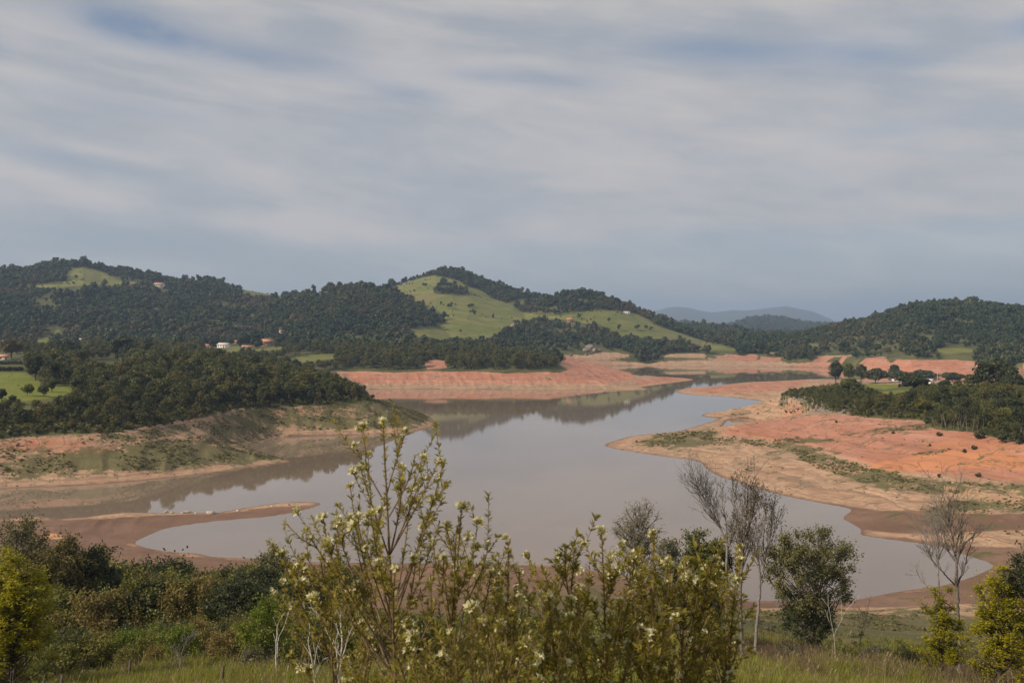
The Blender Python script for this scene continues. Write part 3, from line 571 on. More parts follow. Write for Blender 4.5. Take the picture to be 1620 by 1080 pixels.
# ---- woods of the left peninsula, the low hill in the middle and the right bank
FT = [forest_mesh(200+q, h, w, 15, 90, .62, leaf=l) for q, (h, w, l) in enumerate([(11, 8, 'forest'), (10, 9, 'forest'), (12, 8.5, 'forest'), (9.5, 7.5, 'dark'), (12.5, 8, 'dark'), (8, 8.5, 'scrub')])]
def joined(seed, h, w, leaf): return forest_mesh(seed, h, w, 13, 60, .75, split=False, leaf=leaf)
proto_coll('wood_tree', [joined(230+q, h, w, l) for q, (h, w, l) in enumerate([(11, 8, 'forest'), (10, 9, 'forest'), (12, 8.5, 'forest'), (9.5, 7.5, 'dark'), (10.5, 9, 'forest')])])
wx, wy = jitter_grid(-420, 330, 330, 1060, 5.0, RNG); z = samp(GZ, wx, wy); u_ = toU(wx, wy); v_ = toV(z, wy)
sm_ = samp(GSM, wx, wy); sr_ = samp(GSR, wx, wy); lw = samp(lawn, wx, wy); nn = fbm(wx/28, wy/28, 77, 3)
inL = (sm_ > 2) & (u_ > -120) & (u_ < 610) & (wy < 660)
crop = inpoly([(125, 574), (150, 570), (205, 573), (212, 592), (180, 600), (140, 592)], 1, 380, 900); cr = samp(crop, wx, wy)
hedge = (u_ < 36) & (v_ < 591) & (v_ > 565)
openp = samp(inpoly([(-100, 545), (36, 560), (40, 591), (-100, 591)], 1, 380, 900), wx, wy)
inM = (sm_ > 3) & (wy >= 660) & (u_ < 900) & (samp(past, wx, wy) < .3)
inR = (sr_ > 1.5) & (u_ > 1225) & (u_ < 1720) & (wy < 760)
dens = np.where(inL, 1.0, np.where(inM, np.where(u_ > 500, .80, .36), np.where(inR, np.where(wy > 560, .35, .9), 0)))
dens = dens*np.where(nn < .30, .35, 1); dens = np.where((lw > .25) | (cr > .3) | ((openp > .3)), 0, dens); dens = np.where(samp(bared, wx, wy) > .3, 0, dens)
k = (RNG.random(len(wx)) < dens) & visible(wx, wy, z, 10, 8)
wx, wy, z, inL, inM, inR = wx[k], wy[k], z[k], inL[k], inM[k], inR[k]; u_ = toU(wx, wy); sm_ = sm_[k]; sr_ = sr_[k]
sc = np.clip(RNG.normal(.98, .2, len(wx)), .5, 1.45)
sc = np.where(inL, sc*np.interp(sm_, [2, 14, 60, 160], [.48, .66, .74, .95])*np.interp(u_, [60, 180, 300, 420, 600], [.80, .95, 1.22, 1.30, .88]), sc)
sc = np.where(inM, sc*.80, sc); sc = np.where(inR, sc*np.interp(sr_, [1.5, 10, 30], [.36, .52, .60])*np.interp(wy, [420, 480, 560, 620], [1.15, .95, .55, .38])*np.interp(u_, [1300, 1420, 1500], [.62, .85, 1.05]), sc)
onx = (np.abs(u_-810) < 830)
k = clear_of(wx, wy, z, 9*sc, [p for p in LAWNP]+[q_ for q_ in PASTP if q_[2] < 1800]+[([(1408, 596), (1480, 596), (1480, 606), (1408, 606)], 0, 760), ([(-20, 558), (44, 558), (44, 572), (-20, 572)], 0, 760), ([(120, 533), (135, 533), (135, 541), (120, 541)], 0, 1500), ([(320, 544), (432, 538), (432, 552), (320, 552)], 0, 1500)])
wx, wy, z, inL, inM, inR, u_, sm_, sr_, sc, onx = [q_[k] for q_ in (wx, wy, z, inL, inM, inR, u_, sm_, sr_, sc, onx)]
size = np.where((inL | inR) & onx, sc/wy, 0)*np.where(inR, 1.25, 1)
ordr = np.argsort(-size); NI = 225; ind = np.zeros(len(wx), bool); ind[ordr[:NI]] = True

def place_tree(meshes, name, loc, sc, rz, label, cat, group=None, parts=('trunk', 'crown')):
    o = thing(name, loc, label, cat, group, rz, sc)
    for nm, me in zip(parts, meshes): obj(nm, me, o)
    return o
for j in np.nonzero(ind)[0]:
    if inL[j]:
        lab, gr = ('dark broadleaf tree packed into the dense wood on the left bank above the weedy shore', 'trees of the left bank wood')
    else:
        lab, gr = ('low broadleaf tree packed into the dark thicket on the right bank above the red soil', 'trees of the right bank thicket')
    place_tree(FT[RNG.integers(0, 6)], 'forest_tree', (wx[j], wy[j], z[j]), sc[j], RNG.uniform(0, 6.28), lab, 'tree', gr)
k = ~ind; scatter('woodland', 'wood_tree', wx[k], wy[k], z[k], sc[k], RNG, 'mixed dark woodland filling the low headlands behind the front trees', 'woodland')
print('wood', len(wx), 'stuff', k.sum())
proto_coll('wood_bush', [bush_mesh(260+q, 2.6, 3.0, 6, 42, .46, ('forest', 'scrub', 'weed', 'dark')[q], False) for q in range(4)])
ux, uy = jitter_grid(-420, 330, 310, 760, 2.3, RNG); uu = toU(ux, uy); a_, b_ = samp(GSM, ux, uy), samp(GSR, ux, uy)
k = (np.abs(uu-810) < 850) & (((a_ > -1) & (a_ < 34) & (uu < 615)) | ((b_ > -1) & (b_ < 40) & (uy < 600))) & (RNG.random(len(ux)) < .75)
ux, uy = ux[k], uy[k]; uz = samp(GZ, ux, uy); us = np.clip(RNG.normal(.72, .25, len(ux)), .25, 1.3)*np.where(samp(GSR, ux, uy) > -1, .75, 1)
k = clear_of(ux, uy, uz, 2*us, LAWNP); scatter('understory', 'wood_bush', ux[k], uy[k], uz[k], us[k], RNG, 'green understory at the foot of the bank woods', 'undergrowth')
# ---- single trees that stand out
def single_tree(u, vt, vb, w, label, leaf='forest', kind='round', seed=0, group=None, cat='tree', dmin=60):
    x, y, z0 = hit(u, vb, dmin); s = y/F; h = max((vb-vt)*s, 1.0); wd = w*s
    rng = np.random.default_rng(seed+int(u)*7)
    small = (vb-vt) < 16
    tb, cb = MB(), MB(); ch = h*.13
    tb.tube([(0, 0, -.5), (0, 0, h*.4), (wd*.04, 0, h*.8)], [.035*h, .025*h, .008*h], 6)
    for _ in range(5):
        a = rng.uniform(0, 6.28); e = np.array([math.cos(a)*wd*.35, math.sin(a)*wd*.35, h*rng.uniform(.55, .8)])
        tb.tube([(0, 0, h*rng.uniform(.25, .45)), e*[.6, .6, .75], e], [.016*h, .011*h, .004*h], 4)
    lobed_crown(cb, rng, (0, 0, (h+ch)/2), (wd*.5, wd*.5, (h-ch)/2), 10 if small else 34, 50 if small else 130, max(.07*wd, .35) if not small else wd*.16, .85, 0, .5, (.20, .46))
    return place_tree((tb.mesh('trunk', M['bark']), cb.mesh('crown', M[leaf])), 'tree' if not small else 'pasture_tree', (x, y, z0), 1.0, 0.0, label, cat, group)
for a in [
    (18, 534, 567, 38, 'spreading broadleaf tree beside the red-roofed house at the left edge', 'forest'), (104, 536, 572, 46, 'wide dark flat-topped tree above the left wood, left of the big round one', 'dark'),
    (56, 560, 601, 36, 'rounded dark tree on the top edge of the bright green lawn', 'dark'), (82, 568, 606, 30, 'dark tree just right of the one at the lawn top edge', 'dark'),
    (194, 531, 570, 48, 'biggest round dark tree rising above the left wood', 'dark'), (235, 536, 572, 22, 'narrow dark upright tree just right of the biggest round tree', 'dark'),
    (110, 562, 588, 24, 'pale olive crowned tree between dark ones above the lawn', 'grey_scrub'), (230, 571, 592, 22, 'cream-topped tree in blossom beside the plantation rows', 'crop'),
    (270, 571, 588, 16, 'bright green rounded tree above the small grass gap in the left wood', 'bright'), (131, 583, 609, 32, 'dark low tree left of the pale plantation', 'dark'),
    (82, 596, 620, 30, 'broad tree on the right part of the lawn with its shadow on the grass', 'forest'), (43, 607, 626, 22, 'reddish brown bushy tree alone on the lawn', 'scrub'),
    (20, 624, 640, 14, 'small dark upright tree on the lower edge of the lawn', 'dark'), (69, 608, 628, 20, 'green tree at the lower side of the lawn', 'forest'), (469, 567, 590, 20, 'dark crown standing above the descending skyline of the left wood', 'dark'),
    (146, 566, 586, 18, 'light green rounded tree above the plantation rows', 'scrub'), (2, 614, 634, 18, 'dark tree cut by the left picture edge at the lawn', 'dark'),
    (1575, 565, 618, 66, 'tall dense dark tree towering above the right bank thicket', 'dark'), (1322, 570, 606, 26, 'leftmost tall loose tree on the right headland tip', 'dark'), (1343, 572, 604, 22, 'second tall loose tree on the right headland tip', 'forest'),
    (1362, 574, 606, 24, 'third tall loose tree on the right headland tip', 'dark'), (1415, 576, 598, 19, 'small round dark tree standing against the far red bank', 'dark'), (1445, 590, 620, 52, 'wide dark bush-like tree in front of the white sheds', 'dark'),
    (1345, 597, 622, 36, 'rounded green tree left of the bright lawn on the right headland', 'forest'), (1494, 600, 618, 22, 'small dark tree right of the white pole', 'dark'), (1385, 583, 606, 44, 'wide dark tree behind the lawn on the right headland', 'dark'),
    (1425, 586, 604, 40, 'low dark tree behind the white sheds, left of the pole', 'dark'), (1540, 590, 612, 34, 'mid green tree left of the tall dense tree on the right bank', 'forest'), (1460, 586, 602, 50, 'long low dark tree belt crown below the far red bank', 'dark'), (1507, 588, 604, 40, 'low dark crown right of the pole below the far red bank', 'dark'),
    (1604, 590, 622, 40, 'dark tree leaning on the right side of the tall dense tree', 'dark')]:
    single_tree(*a, group=None)
for a in [(711, 479, 489, 10, 'larger lone round tree in the middle of the steep green pasture', 'hill'), (743, 481, 488, 8, 'small lone tree right of the larger one on the steep pasture', 'hill'), (750, 488, 499, 9, 'lone tree with dark lower crown on the pasture below the wooded patch', 'hill'),
          (729, 521, 528, 7, 'small lone tree near the bottom of the steep pasture', 'hill'), (963, 502, 511, 6, 'upright lone tree on the rounded pasture shoulder', 'hill'), (440, 456, 463, 6, 'tiny tree alone in the grassy saddle on the skyline', 'hill'),
          (120, 435, 442, 8, 'round tree in the pasture near the top of the left hill', 'hill'), (1008, 513, 523, 11, 'round bushy tree on the lower shoulder pasture', 'hill'), (980, 513, 524, 9, 'dark tree left on the lower shoulder pasture', 'hill'), (1030, 516, 523, 8, 'small tree right on the lower shoulder pasture', 'hill'),
          (1022, 514, 521, 7, 'small tree between two others on the lower shoulder pasture', 'hill'), (816, 478, 487, 10, 'dark tree at the pasture edge by the saddle of the middle hill', 'hill'), (814, 506, 513, 8, 'dark tree at the top of the pale track beside the pasture', 'hill'), (916, 494, 504, 9, 'tree beside the small farmhouse on the shoulder pasture', 'hill'),
          (780, 496, 502, 6, 'tiny shrubby tree in the upper right of the steep pasture', 'hill'), (672, 447, 453, 10, 'dark low tree near the top of the steep pasture', 'hill'), (417, 457, 461, 6, 'low tree on the grassy saddle left of the tiny lone one', 'hill'), (990, 462, 474, 5, 'thin tree standing out of the shoulder skyline', 'hill')]:
    single_tree(*a, dmin=1000)

px_, py_ = jitter_grid(-900, 900, 1200, 2150, 9, RNG); pu = toU(px_, py_); pzz = samp(GZ, px_, py_); pn = fbm(px_/60, py_/60, 71, 3)
k = (np.abs(pu-810) < 900) & (samp(past, px_, py_) > .5) & (RNG.random(len(px_)) < np.clip((pn-.50)*1.6, .012, .5)) & visible(px_, py_, pzz, 3, 2)
scatter('pasture_scrub', 'hill_tree', px_[k], py_[k], pzz[k], RNG.lognormal(-1.5, .45, k.sum()), RNG, 'small scattered scrub dotted over the hill pastures', 'scrub')
# ---- plantation rows and hedges on the left headland
k = np.nonzero(crop.ravel() > .4)[0]
hx_, hy_ = jitter_grid(-260, -130, 400, 720, 2.1, RNG); kk = samp(crop, hx_, hy_) > .4; hx_, hy_ = hx_[kk], hy_[kk]
proto_coll('crop_plant', [bush_mesh(300+q, 1.5, 1.7, 5, 24, .42, 'crop', False) for q in range(3)])
hyr = np.round(hy_/3.6)*3.6+RNG.normal(0, .25, len(hy_))
scatter('plantation', 'crop_plant', hx_, hyr, samp(GZ, hx_, hyr), RNG.uniform(.8, 1.3, len(hx_)), RNG, 'pale green plantation rows inside the left wood', 'plantation')
proto_coll('hedge_plant', [bush_mesh(310+q, 2.4, 2.6, 6, 40, .5, 'dark', False) for q in range(3)])
for v0, lab in ((576, 'upper dark clipped hedge beside the houses at the left edge'), (586, 'lower dark clipped hedge above the bright lawn')):
    uu = np.arange(-30, 36, .9); X, Y, Z = np.array([hit(a, v0+RNG.normal(0, .4), 200) for a in uu]).T
    b = MB(); rng = np.random.default_rng(int(v0))
    for x_, y_, z_ in zip(X, Y, Z): lobed_crown(b, rng, (x_-X[0], y_-Y[0], z_-Z[0]+.9), (1.3, 1.3, 1.2), 4, 22, .5)
    o = obj('hedge', b.mesh('hedge', M['dark'])); o.location = (X[0], Y[0], Z[0]); props(o, lab, 'hedge')

# ---- weeds on the drawn-down banks
proto_coll('weed_tuft', [bush_mesh(320+q, .26, .9, 4, 16, .24, 'weed', False) for q in range(5)])
bx, by = jitter_grid(-260, 330, 132, 620, .95, RNG); wz = samp(weed, bx, by); nn = fbm(bx/7, by/7, 90, 4); n2 = fbm(bx/2.6, by/2.6, 97, 2)
k = (samp(GDS, bx, by) > .8) & (np.abs(toU(bx, by)-810) < 830) & (RNG.random(len(bx)) < np.clip((wz-.25)*1.6, 0, 1)*sstep(nn+.25*(n2-.5), .40, .58)*.85+.012*(nn > .5))
k &= samp(mud, bx, by) < .55; bx, by = bx[k], by[k]
scatter('weeds', 'weed_tuft', bx, by, samp(GZ, bx, by), np.clip(RNG.lognormal(-.25, .4, len(bx)), .3, 2.2)*np.interp(by, [150, 300], [.7, 1]), RNG, 'low green weeds spreading over the dried reservoir banks', 'weeds')
print('weeds', len(bx))

# ---- houses
def house(u, v, wpx, hpx, wall, roof, label, storeys=1, deep=.7, flat=False, rz=None, group=None, dmin=300):
    x, y, z0 = hit(u, v, dmin); s = y/F; w = wpx*s; h = hpx*s; d = w*deep; wh = h*(.62 if not flat else .85)
    rng = np.random.default_rng(int(u*3+v)); rz = rng.uniform(-.35, .35) if rz is None else rz
    o = thing('house', (x, y, z0-.2), label, 'house', group, rz)
    b = MB(); b.box((0, 0, wh/2-1), w, d, wh+2); obj('wall', b.mesh('wall', M[wall]), o)
    ov = .06*w; r = MB(); rh = h-wh if not flat else h*.15
    V = [(-w/2-ov, -d/2-ov, wh-.05), (w/2+ov, -d/2-ov, wh-.05), (w/2+ov, d/2+ov, wh-.05), (-w/2-ov, d/2+ov, wh-.05), (-w/2-ov, 0, wh+rh), (w/2+ov, 0, wh+rh)]
    T = .12; V2 = [(a, b_, c_+T) for a, b_, c_ in V]
    r.quad_block(V+V2, [(0, 4, 5, 1), (3, 2, 5, 4), (6, 7, 11, 10), (9, 10, 11, 8), (0, 1, 7, 6), (2, 3, 9, 8), (0, 6, 10, 4), (4, 10, 9, 3), (1, 5, 11, 7), (5, 2, 8, 11)]); obj('roof', r.mesh('roof', M[roof]), o)
    g_ = MB(); g_.quad_block([(-w/2, -d/2, wh-.06), (-w/2, d/2, wh-.06), (-w/2, 0, wh+rh-.1), (-w/2, 0, wh+rh-.1)], [(0, 1, 2, 3)]); g_.quad_block([(w/2, -d/2, wh-.06), (w/2, d/2, wh-.06), (w/2, 0, wh+rh-.1), (w/2, 0, wh+rh-.1)], [(0, 1, 2, 3)]); obj('gable', g_.mesh('gable', M[wall]), o)
    nw = max(2, int(w/3.2)); sh = wh/storeys
    for st in range(storeys):
        for q in range(nw):
            xx = -w/2+w*(q+.5)/nw
            dr = st == 0 and q == nw//2
            bb = MB(); bb.box((xx, -d/2-.03, st*sh+(sh*.40 if dr else sh*.55)), min(1.1, w/nw*.5), .1, sh*.8 if dr else sh*.42)
            obj('door' if dr else 'window', bb.mesh('door' if dr else 'window', M['wood' if dr else 'glass']), o)
    return o
house(252, 455, 15, 8, 'white', 'tile', 'small red-roofed house alone high on the wooded left hill', dmin=1000)
house(128, 541, 9, 6, 'white', 'sheet', 'small bright white house behind the flat-topped dark trees', dmin=700)
house(328, 552, 12, 8, 'cream', 'tile', 'leftmost red-roofed house of the valley village', dmin=700)
house(354, 550, 19, 8, 'white', 'cream', 'long pale-roofed house standing on the bright clearing of the village', dmin=700, deep=.45)
house(392, 552, 17, 6, 'cream', 'tile', 'long low house with orange roof right of the village clearing', dmin=700, deep=.4)
house(373, 544, 9, 6, 'brick', 'tile', 'small brown house half hidden above the village clearing', dmin=700)
house(423, 547, 15, 11, 'brick', 'tile', 'two-storey brick house with dark openings right of the village', storeys=2, dmin=700)
house(446, 527, 8, 5, 'cream', 'tile', 'tiny house among trees on the slope above the village', dmin=700)
house(7, 569, 16, 9, 'cream', 'tile', 'red-roofed house beneath the spreading tree at the left edge', dmin=300)
house(37, 568, 7, 5, 'white', 'tile', 'small shed roof right of the spreading tree at the left edge', dmin=300)
house(902, 509, 10, 6, 'brick', 'tile', 'small farmhouse among trees on the shoulder pasture', dmin=1000)
house(992, 496, 9, 3.5, 'white', 'sheet', 'white shed on the top edge of the shoulder pasture', dmin=1000)
house(1424, 603, 24, 6, 'white', 'sheet', 'long low white shed behind the lawn on the right headland', dmin=400, deep=.3, rz=0)
house(1458, 604, 20, 6, 'white', 'sheet', 'white shed with pale roof left of the pole on the right headland', dmin=400, deep=.4, rz=.1)
house(1473, 606, 7, 7, 'white', 'sheet', 'small white hut next to the pole on the right headland', dmin=400, rz=.2)
x, y, z0 = hit(1483, 606, 400); o = thing('utility_pole', (x, y, z0), 'tall white pole standing beside the sheds on the right headland', 'pole')
b = MB(); b.tube([(0, 0, -1), (0, 0, 4), (0, 0, 9.6)], [.17, .15, .11], 8); obj('pole', b.mesh('pole', M['concrete']), o)
b = MB(); b.box((0, -.14, 9.0), 1.8, .12, .14); obj('crossarm', b.mesh('crossarm', M['concrete']), o)

# ---- rocks
def rock_mesh(seed, mat, n=9, m_=12):
    rng = np.random.default_rng(seed); b = MB(); th = np.linspace(0, np.pi, n); ph = np.arange(m_)*2*np.pi/m_
    T, P = np.meshgrid(th, ph, indexing='ij'); D = np.stack([np.sin(T)*np.cos(P), np.sin(T)*np.sin(P), np.cos(T)], -1)
    r = np.ones(T.shape)
    for _ in range(9):
        q = rng.normal(size=3); q /= np.linalg.norm(q); r = np.minimum(r, rng.uniform(.55, .85)/np.maximum(D@q, .05))
    V = D*r[..., None]*[1.2, .9, .7]; i = np.arange(n-1)[:, None]*m_; k_ = np.arange(m_)[None]; k2 = (k_+1) % m_
    b.quad_block(V.reshape(-1, 3), np.stack([i+k_, i+m_+k_, i+m_+k2, i+k2], -1)); return b.mesh('rock', M[mat])
RK = [rock_mesh(s_, 'rock_pale') for s_ in range(4)]; RG = [rock_mesh(s_+9, 'rock') for s_ in range(5)]
rng = np.random.default_rng(5)
labs = ['whitish boulder at the left end of the row on the mud spit', 'small pale stone second in the row on the mud spit', 'pale stone in the middle of the row on the mud spit', 'flat pale boulder right of the middle of the row on the mud spit', 'pale stone near the gap in the spit row', 'largest flat whitish boulder at the right of the row on the mud spit', 'last small pale stone toward the spit tip', 'brownish boulder on the crest of the spit near its tip']
for (u, v, s_), lb in zip([(262, 810.5, .8), (272, 811, .6), (290, 811.5, .7), (296, 811, 1.0), (310, 812, .5), (333, 812.5, 1.25), (376, 808, .7), (430, 801, .6)], labs):
    x, y, z0 = hit(u, v, 150); o = obj('boulder', RK[int(u) % 4]); o.location = (x, y, z0+.1*s_); o.scale = (s_,)*3; o.rotation_euler = (0, 0, u); props(o, lb, 'boulder', 'pale boulders along the mud spit')
for (u, v, s_), lb in zip([(927, 556, 5), (933, 552, 6), (941, 557, 6), (949, 556, 4), (903, 563, 3), (928, 562, 3)], ['grey cliff rock at the left of the outcrop on the far shore', 'tallest grey cliff rock of the outcrop on the far shore', 'broad lower rock of the outcrop on the far shore', 'smaller rock right of the outcrop on the far shore', 'orange-grey boulder left of the far shore outcrop', 'low boulder below the far shore outcrop']):
    x, y, z0 = hit(u, v, 1200); o = obj('cliff_rock', RG[int(u) % 5]); o.location = (x, y, z0+s_*.3); o.scale = (s_, s_*.8, s_*1.1); o.rotation_euler = (.2, .1, u); props(o, lb, 'rock', 'rocks of the far shore outcrop')
c_ = bpy.data.collections.new('stone')
for q in range(5): c_.objects.link(bpy.data.objects.new('stone_%d' % q, RG[q]))
PROTO['stone'] = (c_, 5)
rk = inpoly([(1234, 629), (1258, 622), (1300, 634), (1336, 640), (1372, 634), (1380, 640), (1345, 655), (1300, 652), (1240, 646), (1226, 638)], 1.5, 350, 760)
sx, sy = jitter_grid(100, 260, 380, 700, 1.15, RNG); k = (samp(rk, sx, sy) > .4) & (RNG.random(len(sx)) < .8); sx, sy = sx[k], sy[k]
scatter('rubble', 'stone', sx, sy, samp(GZ, sx, sy), np.clip(RNG.lognormal(-.8, .5, len(sx)), .2, 1.6), RNG, 'grey stone rubble covering the bank below the right headland', 'rubble', tilt=.4)
# orange sand heap on the beach
x, y, z0 = hit(84, 850, 120); b = MB(); rng = np.random.default_rng(3)
th = np.linspace(0, 1, 7); ph = np.arange(18)*2*np.pi/18; T, P = np.meshgrid(th, ph, indexing='ij')
hh = 1.1*(1-T**1.4)*(1+.25*np.sin(P*3+1)*T); V = np.stack([3.6*T*np.cos(P)*(1+.15*np.sin(2*P)), 1.5*T*np.sin(P), hh-.12], -1)
i = np.arange(6)[:, None]*18; k_ = np.arange(18)[None]; k2 = (k_+1) % 18
b.quad_block(V.reshape(-1, 3), np.stack([i+k_, i+18+k_, i+18+k2, i+k2], -1))
o = obj('sand_heap', b.mesh('sand_heap', solid_mat('orange_sand', (.44, .22, .11), (.52, .30, .17), 2, bump=.4), smooth=True)); o.location = (x, y, z0); props(o, 'small orange sand heap on the brown mud beach', 'sand heap')

# ---- dead trunks and shrubs on the right bank
def grow(b, rng, p, d, L, r, lev, cfg, tips):
    n = 5; P = [np.array(p, float)]; d = np.array(d, float)
    for _ in range(n):
        d = d+rng.normal(0, cfg['wander'], 3); d[2] += cfg['up']; d /= np.linalg.norm(d); P.append(P[-1]+d*L/n)
    b.tube(P, np.maximum(np.linspace(r, r*.55, n+1), cfg.get('rmin', .012)), 6 if lev == 0 else 4 if lev < 3 else 3)
    tips.append((lev, P))
    if lev >= cfg['lev']: return
    nc_ = cfg['nc'][min(lev, len(cfg['nc'])-1)]; az0 = rng.uniform(0, 6.28)
    for q in range(nc_):
        t_ = rng.uniform(cfg['t0'][min(lev, len(cfg['t0'])-1)], 1.0) if q else 1.0
        f = t_*n; i0 = min(int(f), n-1); base = P[i0]*(1-(f-i0))+P[i0+1]*(f-i0)
        T = P[i0+1]-P[i0]; T /= np.linalg.norm(T); a = az0+q*2.4+rng.normal(0, .4); ref = np.array([math.cos(a), math.sin(a), .1]); ref -= T*(ref@T); ref /= np.linalg.norm(ref)
        ang = cfg['ang']*rng.uniform(.7, 1.25)*(.55 if q == 0 else 1)
        grow(b, rng, base, T*math.cos(ang)+ref*math.sin(ang), L*cfg['ratio']*rng.uniform(.75, 1.15), r*.55*(1.15 if q == 0 else .85), lev+1, cfg, tips)
def bare_mesh(seed, H, r, cfg, leaf=None, lf_n=0, lf_len=.1, minlev=2, bark='bark_grey', d0=(0, 0, 1)):
    rng = np.random.default_rng(seed); b = MB(); tips = []
    grow(b, rng, (0, 0, -.3), d0, H*cfg['L0'], r, 0, cfg, tips)
    top = max(P[-1][2] for _, P in tips); s_ = H/top
    for q in range(len(b.v)): b.v[q] = b.v[q]*s_
    out = [b.mesh('trunk', M[bark])]
    if leaf:
        lb = MB(); pts = np.concatenate([np.array(P[1:]) for l_, P in tips if l_ >= minlev])*s_
        idx = rng.integers(0, len(pts), lf_n); C = pts[idx]+rng.normal(0, .07, (lf_n, 3))*H/9; D = rng.normal(size=(lf_n, 3))+[0, 0, -.5]; N = rng.normal(size=(lf_n, 3))
        lb.leaves(C, D, N, lf_len*rng.uniform(.6, 1.3, lf_n), lf_len*.42, np.clip(rng.normal(.5, .25, lf_n), 0, 1)); out.append(lb.mesh('leaves', M[leaf]))
    return out
BARE = dict(rmin=.015, lev=4, nc=[5, 4, 4, 3], t0=[.4, .3, .25, .2], ang=.55, ratio=.62, up=.06, wander=.10, L0=.5)
for q, (u, v, hp) in enumerate([(1488, 680, 26), (1497, 682, 32), (1508, 680, 28), (1516, 684, 34), (1523, 681, 38), (1530, 685, 30), (1538, 683, 34), (1547, 684, 28), (1556, 682, 24), (1478, 676, 20)]):
    x, y, z0 = hit(u, v, 200); me = bare_mesh(400+q, hp*y/F, .11, dict(BARE, nc=[3, 2, 2], lev=2, L0=.75, ang=.4), bark='bark_grey')
    o = thing('dead_tree', (x, y, z0), 'thin pale dead trunk standing in the thicket edge on the right bank', 'dead tree', 'dead trunks at the edge of the right thicket'); obj('trunk', me[0], o)
BB = [bush_mesh(340+q, 1.6, 1.9, 7, 60, .3, 'dark') for q in range(3)]
for q, (u, v, s_, lb) in enumerate([(1551, 694, 2.0, 'upright dark bush at the foot of the right thicket'), (1590, 700, 2.6, 'big dark bush at the thicket foot near the right edge'), (1527, 716, .9, 'single dark bush on the orange soil, rightmost one'), (1541, 711, 1.0, 'dark bush beside the green streak on the orange soil'), (1322, 669, .8, 'small dark bush low on the pink bank below the thicket'),
                                  (1412, 686, .8, 'small dark bush in the middle of the pink bank'), (1548, 755, .9, 'single bush on the sandy bank edge'), (1487, 755, .8, 'single bush left on the sandy bank edge'), (1614, 702, 2.4, 'dark bush cut by the right picture edge'), (1486, 690, 1.1, 'dark bush on the upper edge of the pink soil'), (1470, 706, .7, 'tiny bush in the middle of the orange soil')]):
    x, y, z0 = hit(u, v, 200); place_tree(BB[q % 3], 'bush', (x, y, z0), s_, q, lb, 'bush', None, ('stem', 'foliage'))

# ------------------------------------------------------------------ foreground slope
def target_tree(seed, H, W, base, ntrg, lf, clump, ln, wd, leaf, bark='bark', trunk_r=.016, droop=-.3, multi=1, cone=0.0, shell=(.5, 1.0), flat=False, lean=(0, 0)):
    rng = np.random.default_rng(seed); tb, lb = MB(), MB(); stems = []
    for q in range(multi):
        a = rng.uniform(0, 6.28); sp = W*.16*(multi > 1); tp = np.array([math.cos(a)*sp+lean[0], math.sin(a)*sp+lean[1], H*rng.uniform(.78, .92)])
        P = np.array([[0, 0, -.4], tp*[.15, .15, .25]+rng.normal(0, .01*H, 3)*[1, 1, 0], tp*[.5, .5, .6]+rng.normal(0, .012*H, 3)*[1, 1, 0], tp])
        tt = np.linspace(0, 3, 13); P = np.stack([np.interp(tt, np.arange(4), P[:, k_]) for k_ in range(3)], 1); stems.append(P)
        tb.tube(P, np.linspace(trunk_r*H*(1 if multi == 1 else .6), .003*H, 13), 7)
    for _ in range(ntrg):
        d = rng.normal(size=3); d[2] += .15; d /= np.linalg.norm(d); rr = rng.uniform(*shell)
        zc = (base+H)/2; e = np.array([d[0]*W/2*rr, d[1]*W/2*rr, zc+d[2]*(H-base)/2*rr])
        if cone: e[:2] *= np.clip(1.15-cone*(e[2]-base)/(H-base), .15, 1.2)
        e[:2] += np.array(lean)*e[2]/H
        S_ = stems[rng.integers(0, multi)]; hd = np.hypot(*(e[:2]-S_[6][:2]))
        za = np.clip(e[2]-hd*rng.uniform(.7, 1.4), base*.55+.05*H, H*.8); k_ = np.argmin(np.abs(S_[:, 2]-za)); a0 = S_[k_]
        mid = (a0+e)/2+[0, 0, -.10*hd]+rng.normal(0, .03*W, 3)
        tb.tube([a0, (a0+mid)/2+rng.normal(0, .01*W, 3), mid, (mid+e)/2+rng.normal(0, .01*W, 3), e], np.linspace(.006*H, .0016*H, 5), 4)
        pts = []
        for _q in range(5):
            f = e+rng.normal(0, clump*.8, 3); tb.tube([mid*.3+e*.7, (e+f)/2, f], [.002*H, .0014*H, .0008*H], 3); pts += [f, (e+f)/2, e]
        pts = np.array(pts); C = pts[rng.integers(0, len(pts), lf)]+rng.normal(0, clump*.42, (lf, 3))*([1, 1, .45] if flat else [1, 1, 1])
        D = rng.normal(size=(lf, 3))+[0, 0, droop]; N = rng.normal(size=(lf, 3))*(.35 if flat else 1)+[0, 0, .8]
        lb.leaves(C, D*([1, 1, .3] if flat else [1, 1, 1]), N, ln*rng.uniform(.6, 1.35, lf), wd*rng.uniform(.7, 1.3, lf), np.clip(.5+rng.normal(0, .16)+rng.normal(0, .18, lf), 0, 1))
    return tb.mesh('trunk', M[bark]), lb.mesh('leaves', M[leaf])
def stand(u, D): x = at(u, D); return (x, D, gz(x, D))
def fg(name, u, D, vt, wpx, label, cat='tree', group=None, **kw):
    x, y, z0 = stand(u, D); H = zz(vt, D)-z0; W = wpx*D/F
    me = target_tree(int(u*3+D), H, W, kw.pop('base', .3)*H, **kw)
    return place_tree(me, name, (x, y, z0), 1, 0, label, cat, group, ('trunk', 'leaves'))
fg('eucalyptus_tree', 1285, 80, 836, 152, 'olive green eucalyptus with a full rounded crown standing on the grassy slope before the inlet', base=.26, ntrg=100, lf=130, clump=.46, ln=.26, wd=.10, leaf='euc', multi=4, bark='bark', lean=(0, 0), shell=(.55, 1.0))
